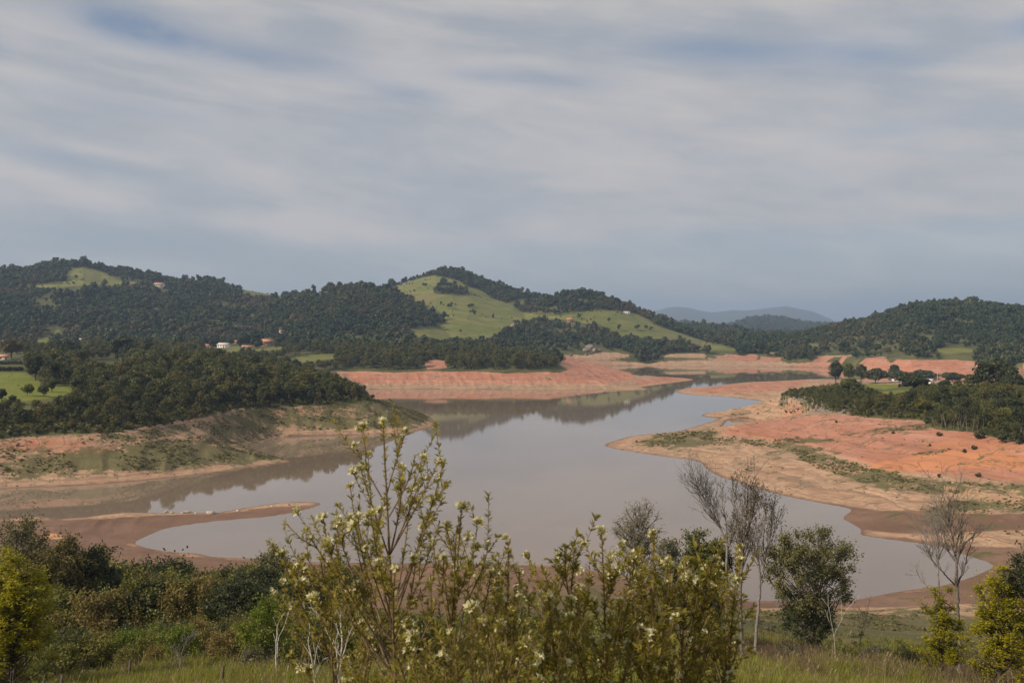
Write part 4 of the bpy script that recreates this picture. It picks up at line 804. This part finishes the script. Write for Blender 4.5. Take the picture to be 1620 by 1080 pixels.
fg('broadleaf_bush', 1280, 79, 930, 92, 'dark dense bush growing around the foot of the olive eucalyptus', cat='bush', base=.0, ntrg=50, lf=110, clump=.42, ln=.22, wd=.09, leaf='dark', multi=5)
fg('broadleaf_tree', 1112, 84, 838, 96, 'dense dark green tree left of the tall thin trees', base=.2, ntrg=70, lf=190, clump=.55, ln=.26, wd=.13, leaf='forest', multi=2)
fg('broadleaf_tree', 1060, 78, 838, 70, 'pale olive rounded tree behind the white-flowered bushes', base=.25, ntrg=45, lf=120, clump=.5, ln=.22, wd=.09, leaf='euc', multi=2)
fg('broadleaf_tree', 1012, 74, 783, 92, 'thin-leaved rounded greyish tree showing water through its crown', base=.45, ntrg=130, lf=24, clump=.40, ln=.15, wd=.06, leaf='euc', bark='bark_grey', multi=1, trunk_r=.012, shell=(.3, 1))
fg('broadleaf_tree', 434, 122, 864, 70, 'rounded olive tree with flat top standing at the beach edge', base=.3, ntrg=60, lf=110, clump=.6, ln=.3, wd=.14, leaf='euc', multi=2)
fg('eucalyptus_tree', 34, 108, 814, 92, 'tallest grey-green eucalyptus at the left edge above the beach', base=.3, ntrg=70, lf=130, clump=.7, ln=.32, wd=.13, leaf='euc', multi=3)
fg('broadleaf_tree', 106, 104, 852, 86, 'tall dark tree between the eucalyptus and the beach on the left', base=.15, ntrg=70, lf=190, clump=.7, ln=.32, wd=.17, leaf='forest', multi=3)
fg('broadleaf_tree', 150, 106, 862, 80, 'dark round-topped tree right of the tall dark one on the left', base=.15, ntrg=60, lf=190, clump=.7, ln=.32, wd=.17, leaf='dark', multi=2)
fg('broadleaf_tree', 70, 100, 870, 84, 'dark full tree behind the yellow-green bush on the left', base=.1, ntrg=60, lf=180, clump=.7, ln=.32, wd=.17, leaf='forest', multi=2)
fg('broadleaf_tree', 357, 112, 894, 44, 'dark pointed tree in the tree belt along the beach', base=.05, ntrg=45, lf=150, clump=.5, ln=.3, wd=.15, leaf='dark', multi=1, cone=.8)
fg('broadleaf_tree', 1650, 56, 826, 110, 'dark leafy tree reaching in from the right edge', base=.25, ntrg=60, lf=130, clump=.35, ln=.2, wd=.09, leaf='dark', multi=2)
# belt of low trees and scrub along the beach (left and middle)
rng = np.random.default_rng(21)
kinds = ['forest', 'scrub', 'scrub', 'dark', 'scrub']
BT = [target_tree(500+q, 6.0, 6.6, .6, 46, 150, .62, .32, .16, kinds[q], multi=3) for q in range(5)]
belt = []
for u in np.arange(-60, 560, 17):
    for D, vt in ((124, 905), (110, 925), (98, 945)):
        belt.append((u+rng.normal(0, 7), D+rng.normal(0, 3.5), vt+rng.normal(0, 13)-(10 if 180 < u < 330 else 0)+(18 if u > 470 else 0), rng.integers(0, 5)))
for u, D, vt, q in belt:
    x, y, z0 = stand(u, D); H = zz(vt, D)-z0
    if H < 1.2: continue
    lb = {'forest': 'mid green low tree in the belt between the slope and the brown beach', 'dark': 'dark green low tree in the belt between the slope and the brown beach', 'scrub': 'olive low tree in the belt between the slope and the brown beach'}[kinds[q]]
    place_tree(BT[q], 'low_tree', (x, y, z0), H/6.0, rng.uniform(0, 6.28), lb, 'tree', 'low trees of the belt above the beach', ('trunk', 'leaves'))
# scrub bushes on the slope
SB_k = ['scrub', 'forest', 'scrub', 'grey_scrub', 'bright', 'scrub']
SB = [target_tree(520+q, 2.2, 3.0, .1, 34, 110, .30, .17, .075, SB_k[q], multi=4, trunk_r=.012) for q in range(6)]
pts = []
for _ in range(4000):
    u = rng.uniform(-40, 1000); D = rng.uniform(50, 100); vb = HV+(CAMZ-np.interp(D, *NEAR_Z))/D*F
    if u < 480 and D < np.interp(u, [-60, 60, 120, 320, 400, 480], [62, 66, 75, 71, 61, 57])+rng.normal(0, 2): continue
    if u > 480 and D > 84: continue
    if u > 640 and D > 72: continue
    if all((u-a)**2*(D/F)**2+(D-c_)**2 > 1.75**2 for a, c_ in pts): pts.append((u, D))
    if len(pts) > 235: break
for u, D in pts:
    x, y, z0 = stand(u, D); q = int(rng.choice(6, p=[.3, .22, .22, .08, .05, .13]))
    lb = {'scrub': 'olive green scrub bush on the slope below the tree belt', 'forest': 'dark green scrub bush on the slope below the tree belt', 'grey_scrub': 'dry greyish scrub bush on the slope below the tree belt', 'bright': 'fresh light green scrub bush on the slope below the tree belt'}[SB_k[q]]
    place_tree(SB[q], 'scrub_bush', (x, y, z0), rng.uniform(.65, 1.35), rng.uniform(0, 6.28), lb, 'bush', 'scrub bushes on the near slope', ('stem', 'leaves'))
for q, (u, D, s_, lb) in enumerate([(1440, 70, .9, 'low dark bush in the grass left of the bare tree'), (1250, 66, .7, 'grey-green low bush left of the eucalyptus foot'), (1330, 68, .8, 'brownish dry bush right of the eucalyptus foot'), (1385, 74, .8, 'dry bush in the patchy grass right of the eucalyptus'), (1400, 62, .6, 'small bush in the grass below the patchy sand'), (1180, 64, .6, 'low bush at the foot of the tall thin trees'), (1560, 64, .8, 'dark bush under the yellow-green bushes on the right')]):
    x, y, z0 = stand(u, D); place_tree(SB[[1, 3, 2, 3, 0, 2, 1][q]], 'scrub_bush', (x, y, z0), s_, q*1.3, lb, 'bush', None, ('stem', 'leaves'))
# yellow-green feathery bushes
Y = dict(leaf='yellow', bark='bark_dark', flat=True, droop=0.0, cone=.45, shell=(.25, 1.05))
fg('yellow_bush', 18, 58, 872, 150, 'large yellow-green feathery bush at the left edge', cat='bush', base=.04, ntrg=150, lf=170, clump=.38, ln=.22, wd=.085, multi=5, **Y)
fg('yellow_bush', 1490, 60, 926, 70, 'smaller yellow-green feathery bush in front of the bare tree on the right', cat='bush', base=.04, ntrg=70, lf=150, clump=.27, ln=.17, wd=.07, multi=4, **Y)
fg('yellow_bush', 1582, 57, 888, 104, 'tall yellow-green feathery bush at the right, taller of the two beside the bare tree', cat='bush', base=.04, ntrg=110, lf=150, clump=.32, ln=.18, wd=.075, multi=5, **Y)
fg('yellow_bush', 1640, 60, 925, 90, 'yellow-green bush cut by the right picture edge', cat='bush', base=.04, ntrg=90, lf=190, clump=.34, ln=.18, wd=.075, multi=4, **Y)
# thin and bare trees
def bare(u, D, vt, label, cfg, r, seed, name='bare_tree', cat='bare tree', d0=(0, 0, 1), **kw):
    x, y, z0 = stand(u, D); H = zz(vt, D)-z0; o = thing(name, (x, y, z0), label, cat)
    for nm, me in zip(('trunk', 'leaves'), bare_mesh(seed, H, r, cfg, d0=d0, **kw)): obj(nm, me, o)
def guided(u, D, label, limbs, r0, seed, name='bare_tree', cat='bare tree', bark='bark_grey', leaf=None, lf_n=0, lf_len=.15, tw=1.0, twL=.16):
    x, y, z0 = stand(u, D); o = thing(name, (x, y, z0), label, cat); rng = np.random.default_rng(seed); b = MB(); tips = []
    for q, L in enumerate(limbs):
        dd = np.cumsum(rng.normal(0, .22, len(L))) if q else np.zeros(len(L))
        P = np.array([[at(a, D)-x, e, zz(c_, D)-z0] for (a, c_), e in zip(L, dd)])
        if q == 0: P[0, 2] = -.3
        t_ = np.linspace(0, len(L)-1, 6*len(L)); Q_ = np.stack([np.interp(t_, np.arange(len(L)), P[:, k_]) for k_ in range(3)], 1)
        Q_ = (Q_+np.roll(Q_, 1, 0)+np.roll(Q_, -1, 0))/3; Q_[0] = P[0]; Q_[-1] = P[-1]; Q_[1:-1] += rng.normal(0, .018, Q_[1:-1].shape)
        ln_ = np.linalg.norm(np.diff(P, axis=0), axis=1).sum(); ra = r0 if q == 0 else r0*.55
        b.tube(Q_, np.maximum(np.linspace(ra, ra*.2, len(Q_)), .016), 6)
        st = .5 if q == 0 else .12
        for _ in range(int(ln_*5.5*tw)):
            f = rng.uniform(st, 1)*(len(Q_)-1); i0 = min(int(f), len(Q_)-2); T = Q_[i0+1]-Q_[i0]; T /= np.linalg.norm(T)+1e-9
            rr = rng.normal(size=3); rr -= T*(rr@T); rr /= np.linalg.norm(rr); d = T*.8+rr*.55+[0, 0, .25]
            grow(b, rng, Q_[i0], d/np.linalg.norm(d), twL*ln_*rng.uniform(.5, 1.2)+.25, .02, 0, dict(rmin=.0105, lev=2, nc=[3, 2], t0=[.3, .3], ang=.5, ratio=.6, up=.07, wander=.12), tips)
    obj('trunk', b.mesh('trunk', M[bark]), o)
    if leaf:
        lb = MB(); pts = np.concatenate([np.array(P_[2:]) for l_, P_ in tips if l_ >= 1]); C = pts[rng.integers(0, len(pts), lf_n)]+rng.normal(0, .05, (lf_n, 3))
        lb.leaves(C, rng.normal(size=(lf_n, 3))+[0, 0, -.6], rng.normal(size=(lf_n, 3)), lf_len*rng.uniform(.6, 1.3, lf_n), lf_len*.4, np.clip(rng.normal(.5, .25, lf_n), 0, 1)); obj('leaves', lb.mesh('leaves', M[leaf]), o)
guided(1175, 62, 'tallest thin dark-trunked tree with small leaf tufts at its top', [[(1175, 1045), (1172, 986), (1172, 933), (1175, 882), (1179, 835), (1184, 766)], [(1175, 882), (1170, 840), (1166, 800), (1168, 772)], [(1178, 845), (1190, 808), (1194, 775)], [(1176, 865), (1186, 830), (1190, 790), (1188, 764)]], .12, 41, 'thin_tree', 'tree', 'bark', 'sparse', 900, .16, .6, .10)
guided(1195, 66, 'thin forked grey tree right of the tallest one with scattered leaves', [[(1194, 1027), (1197, 992), (1201, 953), (1203, 918), (1200, 888), (1191, 864), (1186, 838), (1187, 806)], [(1203, 918), (1208, 900), (1213, 873), (1225, 852), (1231, 832), (1234, 800)], [(1203, 905), (1206, 880), (1207, 847), (1210, 817), (1206, 794)], [(1213, 873), (1219, 840), (1222, 812), (1228, 792)]], .12, 47, 'thin_tree', 'tree', 'bark_grey', 'sparse', 560, .19, .65, .11)
guided(1151, 72, 'bare tree fanning its twigs left of the tallest thin tree', [[(1150, 1005), (1149, 940), (1151, 864), (1141, 838), (1124, 810), (1112, 787), (1103, 770)], [(1151, 862), (1147, 823), (1139, 793), (1140, 772)], [(1152, 862), (1158, 820), (1157, 793), (1160, 772)], [(1146, 850), (1131, 812), (1124, 790), (1122, 774)], [(1152, 868), (1166, 835), (1170, 800)]], .11, 53, 'thin_tree', 'tree', 'bark_grey', 'sparse', 300, .13, .72, .10)
guided(1519, 64, 'leafless grey tree with spreading limbs before the right end of the inlet', [[(1519, 1033), (1516, 974), (1515, 933), (1513, 891), (1510, 863), (1502, 828), (1500, 795)], [(1514, 930), (1506, 922), (1483, 899), (1469, 883), (1457, 864)], [(1515, 930), (1527, 897), (1536, 880), (1549, 853)], [(1513, 888), (1502, 870), (1497, 836)], [(1513, 892), (1524, 862), (1545, 848), (1560, 838)], [(1511, 868), (1520, 835), (1522, 808)]], .12, 61, bark='bark', tw=.55, twL=.12)
guided(1486, 76, 'small leafless grey tree left of the larger leafless one', [[(1486, 1010), (1485, 933), (1484, 899), (1485, 872), (1482, 832)], [(1485, 930), (1466, 930), (1454, 912), (1450, 905)], [(1484, 900), (1474, 872), (1468, 850)], [(1485, 880), (1492, 860), (1496, 842)]], .09, 67, tw=.6, twL=.12)
bare(1240, 90, 915, 'grey bare sapling by the water between the thin trees and the eucalyptus', dict(BARE, lev=3, nc=[4, 3, 3]), .05, 68)
bare(1360, 84, 938, 'short bare sapling right of the eucalyptus', dict(BARE, lev=3, nc=[4, 3, 3]), .05, 69)
bare(1322, 63, 940, 'dry pale stem leaning before the eucalyptus foot', dict(BARE, lev=2, nc=[3, 2], L0=.8), .03, 70, bark='bark_pale')
WH = dict(BARE, rmin=.006, lev=3, nc=[4, 3, 3], ang=.5, L0=.45, t0=[.3, .3, .3], wander=.14)
bare(533, 30, 950, 'bleached white dead shrub with forked stems left of the tall flowering shrub', WH, .035, 71, name='dead_shrub', cat='dead shrub', bark='bark_pale', d0=(.1, 0, 1))
bare(508, 31, 985, 'small bleached dead stems left of the white forked shrub', dict(WH, lev=2), .022, 72, name='dead_shrub', cat='dead shrub', bark='bark_pale')
bare(440, 50, 968, 'slim pale forked trunk in front of the bright green tree', dict(WH, lev=2, nc=[2, 2], ang=.45, L0=.6), .06, 73, name='dead_shrub', cat='dead shrub', bark='bark_pale')
bare(285, 58, 985, 'greyish twiggy dead shrub in the scrub on the left slope', dict(WH, lev=4), .03, 74, name='dead_shrub', cat='dead shrub', bark='bark_grey')
fg('broadleaf_tree', 418, 52, 950, 74, 'small bright green tree on the slope by the pale forked trunk', base=.35, ntrg=42, lf=90, clump=.28, ln=.17, wd=.08, leaf='bright', multi=2)
# fence posts
for u, D, h, lb in ((97, 50, 1.15, 'brown wooden fence post nearest the yellow bush'), (205, 58, 1.0, 'dark wooden fence post alone in the bright grass'), (68, 46, .9, 'short dark fence post low beside the yellow bush'), (352, 47, .8, 'short dark fence post at the bottom grass edge')):
    x, y, z0 = stand(u, D); b = MB(); b.tube([(0, 0, -.4), (.01, 0, h*.5), (.03, .01, h), (.03, .01, h+.03)], [.075, .07, .065, .02], 8)
    o = obj('fence_post', b.mesh('fence_post', M['wood'])); o.location = (x, y, z0+.25); props(o, lb, 'fence post', 'fence posts on the near slope')

# grass
def tuft_mesh(seed, h, n, mat, spread=.28, wd=.022, heads=0):
    rng = np.random.default_rng(seed); b = MB()
    for q in range(n):
        a = rng.uniform(0, 6.28); p = np.array([rng.normal(0, spread), rng.normal(0, spread), -.05]); hh = h*rng.uniform(.5, 1.15); ln = rng.uniform(.15, .6)*hh
        D = np.array([math.cos(a), math.sin(a), 0]); S_ = np.array([-D[1], D[0], 0])*wd*rng.uniform(.6, 1.3)
        P = [p, p+D*ln*.25+[0, 0, hh*.5], p+D*ln+[0, 0, hh*.95]]
        V = [P[0]-S_*.5, P[0]+S_*.5, P[1]+S_*.42, P[1]-S_*.42, P[2]+S_*.06, P[2]-S_*.06]
        b.quad_block(V, [(0, 1, 2, 3), (3, 2, 4, 5)], np.clip(rng.normal(.5, .25), 0, 1), 0)
    for q in range(heads):
        a = rng.uniform(0, 6.28); p = np.array([rng.normal(0, spread), rng.normal(0, spread), 0]); hh = h*rng.uniform(1.1, 1.7); e = p+[math.cos(a)*.35*hh, math.sin(a)*.35*hh, hh]
        b.tube([p, (p+e)/2+[0, 0, .05], e], [.008, .007, .005], 3, .6, 1); b.leaves(np.array([e-[0, 0, .1]]), np.array([[math.cos(a)*.5, math.sin(a)*.5, 1.]]), np.array([[1., .2, 0]]), .22, .032, .7, 1)
    return b.mesh('grass_tuft', M[mat], M['straw'])
proto_coll('grass_tuft', [tuft_mesh(600+q, .62, 46, 'grass', heads=(0, 0, 1, 0, 2)[q]) for q in range(5)])
proto_coll('straw_tuft', [tuft_mesh(620+q, .85, 26, 'straw', wd=.015, heads=1) for q in range(3)])
gx, gy = jitter_grid(-60, 60, 36, 104, .40, RNG); uu = toU(gx, gy); k = np.abs(uu-810) < 860; gx, gy, uu = gx[k], gy[k], uu[k]
nn = fbm(gx/5, gy/5, 55, 3); lim = np.where(uu < 480, np.interp(uu, [-60, 60, 120, 320, 400, 480], [62, 66, 76, 72, 62, 58]), np.where(uu < 1000, 60, 66))
pr = np.where(gy < lim, np.clip(.55+(nn-.5)*2.2, .12, 1), np.where(uu > 980, .20*(nn > .48), .14)); k = RNG.random(len(gx)) < pr; gx, gy, nn, uu = gx[k], gy[k], nn[k], uu[k]
isst = RNG.random(len(gx)) < np.where(uu > 1180, .10, .04)*np.where(nn < .5, 1.8, .5)
for key, kk, lab in (('grass_tuft', ~isst, 'green and yellowish grass on the near slope'), ('straw_tuft', isst, 'dry straw-coloured grass stalks on the near slope')):
    scatter('grass' if key == 'grass_tuft' else 'dry_grass', key, gx[kk], gy[kk], samp(GZ, gx[kk], gy[kk]), np.clip(RNG.normal(.95, .28, kk.sum())*(.75+.6*(nn[kk]-.3)), .35, 1.9), RNG, lab, 'grass', tilt=.08)
print('grass', len(gx))
# dry stalks standing in the grass round the eucalyptus and the yellow bushes
M['dry'] = leaf_mat('dry_stalk', (.11, .075, .045), (.24, .17, .10), trans=.1)
def stalk_mesh(seed):
    rng = np.random.default_rng(seed); b = MB()
    for q in range(16):
        p = np.array([rng.normal(0, .4), rng.normal(0, .4), -.05]); h = rng.uniform(.6, 1.7); a = rng.uniform(0, 6.28); e = p+[math.cos(a)*.25*h, math.sin(a)*.25*h, h]; m_ = (p+e)/2+rng.normal(0, .05, 3)
        b.tube([p, m_, e], [.012, .010, .006], 3, rng.uniform(0, 1))
        for _ in range(4):
            f = rng.uniform(.4, 1); c_ = p*(1-f)+e*f; b.tube([c_, c_+rng.normal(0, .12, 3)+[0, 0, .14]], [.007, .004], 3, rng.uniform(0, 1))
    return b.mesh('dry_stalk', M['dry'])
proto_coll('dry_stalk', [stalk_mesh(660+q) for q in range(5)])
gx, gy = jitter_grid(0, 60, 44, 92, .62, RNG); uu = toU(gx, gy); nn = fbm(gx/4, gy/4, 59, 3)
k = (uu > 1090) & (uu < 1680) & (gy < 90) & (gy > 50) & (RNG.random(len(gx)) < np.clip((nn-.42)*3.2, 0, .8)*np.interp(uu, [1090, 1220, 1380, 1450, 1640], [.3, 1, .8, .35, .8])); gx, gy = gx[k], gy[k]
scatter('dry_stalks', 'dry_stalk', gx, gy, samp(GZ, gx, gy), RNG.uniform(.45, 1.05, len(gx)), RNG, 'brown dry weed stalks standing in the grass around the eucalyptus', 'dry weeds', tilt=.1)
# leafy undergrowth filling the gaps between the bushes
proto_coll('under_plant', [bush_mesh(640+q, .8, 1.2, 5, 44, .17, ('scrub', 'scrub', 'weed', 'forest', 'grey_scrub')[q], False) for q in range(5)])
gx, gy = jitter_grid(-75, 40, 50, 128, .75, RNG); uu = toU(gx, gy); nn = fbm(gx/4, gy/4, 57, 3)
k = (uu > -60) & (uu < 1000) & (gy > np.where(uu < 480, np.interp(uu, [-60, 60, 120, 320, 400, 480], [62, 66, 75, 71, 61, 57]), 52)+RNG.normal(0, 2.5, len(gx))) & (gy < np.where(uu > 620, 74, 128)) & (RNG.random(len(gx)) < .8); 
k2 = (uu > 1000) & (gy > 60) & (nn > .52) & (RNG.random(len(gx)) < .16); k = k | k2; gx, gy = gx[k], gy[k]
scatter('undergrowth', 'under_plant', gx, gy, samp(GZ, gx, gy), np.clip(RNG.normal(.85, .3, len(gx)), .3, 1.7)*np.where(toU(gx, gy) > 1000, .6, 1), RNG, 'mixed green undergrowth between the bushes of the near slope', 'undergrowth')

# ------------------------------------------------------------------ flowering shrubs close to the camera
def flower_mesh(seed):
    rng = np.random.default_rng(seed); b = MB()
    for q in range(7):
        d = rng.normal(size=3)*[.8, .8, .5]+[0, 0, .75]; d /= np.linalg.norm(d); c = d*rng.uniform(.006, .020); ax = d
        t1 = np.cross(ax, [.3, .9, .1]); t1 /= np.linalg.norm(t1); t2 = np.cross(ax, t1)
        for p_ in range(5):
            a = p_*1.257+rng.normal(0, .15); r_ = t1*math.cos(a)+t2*math.sin(a)
            b.leaves(c[None]+0*r_, (r_*.75+ax*.8)[None], (ax-r_*.3)[None], .020*rng.uniform(.8, 1.2), .010, rng.uniform(.3, 1), 0, .3)
        b.tube([c*.1, c], [.0016, .0022], 4, .4, 1)
    for q in range(14):
        d = rng.normal(size=3)*[.9, .9, .5]+[0, 0, .5]; d /= np.linalg.norm(d)
        b.leaves((d*.002)[None], d[None], rng.normal(size=(1, 3)), .026, .008, rng.uniform(.2, .9), 1, .2)
    return b.mesh('flower', M['petal'], M['bud'])
def bud_mesh(seed):
    rng = np.random.default_rng(seed); b = MB()
    for q in range(22):
        d = rng.normal(size=3)*[.9, .9, .5]+[0, 0, .7]; d /= np.linalg.norm(d); b.leaves((d*.003)[None], d[None], rng.normal(size=(1, 3)), .028, .008, rng.uniform(.2, 1), 0, .2)
    return b.mesh('bud', M['bud'])
FL = [flower_mesh(700+q) for q in range(5)]; BD = [bud_mesh(720+q) for q in range(3)]
def flower_shrub(ub, D, main_tip, tips, label, seed, nrand=12, vr=(760, 1120), ur=90, leafden=1.75, lfs=1.0, pflower=.92, tw_n=5.0):
    rng = np.random.default_rng(seed); x0, y0, z0 = stand(ub, D); o = thing('flowering_shrub', (x0, y0, z0), label, 'shrub')
    org = np.array([x0, y0, z0]); W3 = lambda u, v, dd: np.array([at(u, D+dd), D+dd, zz(v, D+dd)])-org
    sb, lb = MB(), MB(); T0 = W3(*main_tip, 0.0); H = T0[2]
    tt = np.linspace(0, 1, 16)[:, None]; mid = np.array([T0[0]*.25, T0[1]*.25, H*.5])+rng.normal(0, .04, 3)
    S_ = (1-tt)**2*np.array([0, 0, -.1])+2*tt*(1-tt)*mid+tt**2*T0; sb.tube(S_, np.linspace(.0125, .0026, 16), 7)
    allb = [(S_[7:], 1)]
    ends = [(T0, True)]
    full = [(W3(u, v, rng.uniform(-.35, .45)), True) for u, v in tips]+[(W3(ub+rng.normal(0, ur)+.0, rng.uniform(*vr), rng.uniform(-.4, .5)), False) for _ in range(nrand)]
    for e, named in full:
        hd = np.hypot(e[0]-np.interp(e[2], S_[:, 2], S_[:, 0]), e[1]-np.interp(e[2], S_[:, 2], S_[:, 1])); za = np.clip(e[2]-hd*rng.uniform(1.1, 1.7)-.08, .18*H, .93*H)
        a0 = np.array([np.interp(za, S_[:, 2], S_[:, q]) for q in range(3)]); c_ = a0*.42+e*.58+np.array([e[0]-a0[0], e[1]-a0[1], 0])*.18+rng.normal(0, .015, 3)
        t2 = np.linspace(0, 1, 11)[:, None]; B = (1-t2)**2*a0+2*t2*(1-t2)*c_+t2**2*e; L = np.linalg.norm(e-a0); sb.tube(B, np.linspace(.0022+.004*min(L, 1.2), .0018, 11), 5)
        allb.append((B[3:], 1)); ends.append((e, named or rng.random() < .45))
        for _ in range(int(1+L*tw_n)):                # side twigs
            f = rng.uniform(.35, .97)*10; i0 = min(int(f), 9); p = B[i0]*(1-(f-i0))+B[i0+1]*(f-i0); tg = B[i0+1]-B[i0]; tg /= np.linalg.norm(tg)
            r_ = rng.normal(size=3); r_ -= tg*(r_@tg); r_ /= np.linalg.norm(r_); d = tg*.75+r_*.6+[0, 0, .25]; d /= np.linalg.norm(d); l_ = rng.uniform(.06, .19)
            tw = np.array([p, p+d*l_*.5, p+d*l_+[0, 0, l_*.15]]); sb.tube(tw, [.0018, .0015, .001], 4); allb.append((tw, 0)); ends.append((tw[-1], rng.random() < .17))
    for B, big in allb:
        B = np.asarray(B); seg = np.linalg.norm(np.diff(B, axis=0), axis=1); cum = np.concatenate([[0], np.cumsum(seg)]); n = int(cum[-1]/.0095*leafden)
        if n < 2: continue
        s_ = rng.uniform(0, cum[-1], n); C = np.stack([np.interp(s_, cum, B[:, q]) for q in range(3)], 1); tg = B[-1]-B[0]; tg /= np.linalg.norm(tg)+1e-9
        r_ = rng.normal(size=(n, 3)); r_ -= tg*(r_@tg)[:, None]; r_ /= np.linalg.norm(r_, axis=1, keepdims=True); d = r_*.8+tg*.65
        ln = rng.uniform(.017, .032, n)*lfs; lb.leaves(C, d, tg+r_*-.2+rng.normal(0, .2, (n, 3)), ln, ln*.33, np.clip(rng.normal(.5, .22, n)+.25*(s_/cum[-1]-.5), 0, 1), 0, .25)
    obj('stem', sb.mesh('stem', M['stem'], smooth=True), o); obj('leaves', lb.mesh('leaves', M['shrub']), o)
    nf = 0
    for e, fl in ends:
        isf = fl and rng.random() < pflower
        if nf >= 90 or (not isf and rng.random() > .22): continue
        f = obj('flower' if isf else 'bud', FL[rng.integers(0, 5)] if isf else BD[rng.integers(0, 3)], o); f.location = e; f.rotation_euler = (rng.normal(0, .35), rng.normal(0, .35), rng.uniform(0, 6.28)); s_ = rng.uniform(.6, 1.05) if isf else rng.uniform(.5, .8); f.scale = (s_,)*3; nf += 1
    return o
def Z5(l): return [(440+a/2.454, 640+b/2.454) for a, b in l]
def Z6(l): return [(780+a/3, 720+b/3) for a, b in l]
flower_shrub(656, 3.7, (606, 672), Z5([(300, 160), (350, 195), (495, 110), (570, 212), (620, 225), (640, 230), (530, 200), (515, 335), (480, 250), (280, 320), (320, 250), (600, 370), (345, 560), (225, 480), (190, 545), (130, 520), (175, 440), (280, 440), (400, 560), (310, 440), (455, 640), (110, 590), (560, 480), (360, 430)]),
             'tall flowering shrub with white blossoms rising highest before the water', 801, nrand=9, vr=(860, 1090), ur=60)
flower_shrub(700, 3.9, Z5([(712, 400)])[0], Z5([(775, 460), (655, 475), (815, 550), (690, 515), (740, 620), (780, 670), (600, 540), (640, 600), (825, 655), (690, 640)]), 'white-flowered shrub leaning right beside the tallest flowering shrub', 802, nrand=7, vr=(900, 1100), ur=45)
flower_shrub(800, 4.2, Z6([(75, 452)])[0], Z6([(130, 560), (110, 635), (170, 675), (60, 560), (10, 560), (60, 700), (25, 620)]), 'slender flowering shrub with white clusters between the two flowering masses', 803, nrand=12, vr=(900, 1110), ur=36)
flower_shrub(565, 4.1, Z5([(165, 600)])[0], Z5([(15, 575), (15, 690), (110, 640), (200, 620), (330, 850), (360, 890), (300, 700), (60, 780), (365, 965), (60, 640), (180, 700)]), 'low flowering shrub left of the tallest one with few white blossoms', 804, nrand=16, vr=(900, 1110), ur=60)
LF = 1.3
flower_shrub(872, 4.2, Z6([(390, 400)])[0], Z6([(310, 490), (340, 435), (425, 420), (250, 560), (410, 625), (225, 635), (200, 930), (280, 620), (460, 580)]), 'flowering bush at the left of the dense flowering mass', 805, nrand=12, vr=(915, 1100), ur=46, lfs=LF)
flower_shrub(945, 4.4, Z6([(515, 365)])[0], Z6([(480, 470), (560, 480), (545, 570), (600, 540), (480, 690), (670, 480), (700, 560), (600, 700)]), 'flowering bush with one tall upright spray in the dense flowering mass', 806, nrand=11, vr=(915, 1100), ur=50, lfs=LF)
flower_shrub(1020, 4.3, Z6([(760, 375)])[0], Z6([(770, 490), (680, 575), (705, 560), (660, 690), (710, 670), (780, 715), (820, 520), (840, 610), (890, 540), (600, 830), (480, 880)]), 'broad flowering bush at the centre of the dense flowering mass', 807, nrand=14, vr=(915, 1100), ur=56, lfs=LF)
flower_shrub(1085, 4.5, Z6([(915, 500)])[0], Z6([(920, 570), (1060, 495), (1080, 520), (975, 600), (890, 760), (1040, 500), (1000, 540), (960, 790)]), 'flowering bush right in the dense flowering mass before the dark tree', 808, nrand=12, vr=(915, 1100), ur=50, lfs=LF)
flower_shrub(1118, 4.7, Z6([(1165, 445)])[0], Z6([(1175, 500), (1150, 600), (1110, 580), (920, 1040), (1030, 1055)]), 'flowering bush at the right end of the mass in front of the thin trees', 809, nrand=8, vr=(900, 1100), ur=22, lfs=LF)
flower_shrub(760, 3.4, (745, 962), [(720, 1000), (790, 990), (700, 1040), (830, 1020), (620, 1010)], 'low leafy shrub at the bottom under the flowering shrubs', 810, nrand=22, vr=(980, 1110), ur=80, pflower=.3)

# ------------------------------------------------------------------ haze in the air
m = bpy.data.materials.new('haze'); m.use_nodes = True; t = NT(m.node_tree); t.t.nodes.clear()
pv = t.n('ShaderNodeVolumePrincipled', i={'Color': (.52, .70, 1.0, 1), 'Density': .0001, 'Anisotropy': 0.15})
t.link(pv.outputs[0], t.n('ShaderNodeOutputMaterial').inputs['Volume'])
b = MB(); b.box((0, 8500, 225), 36000, 18400, 460); o = obj('haze', b.mesh('haze', m)); props(o, 'thin bluish haze over the valley', 'haze', kind='stuff')
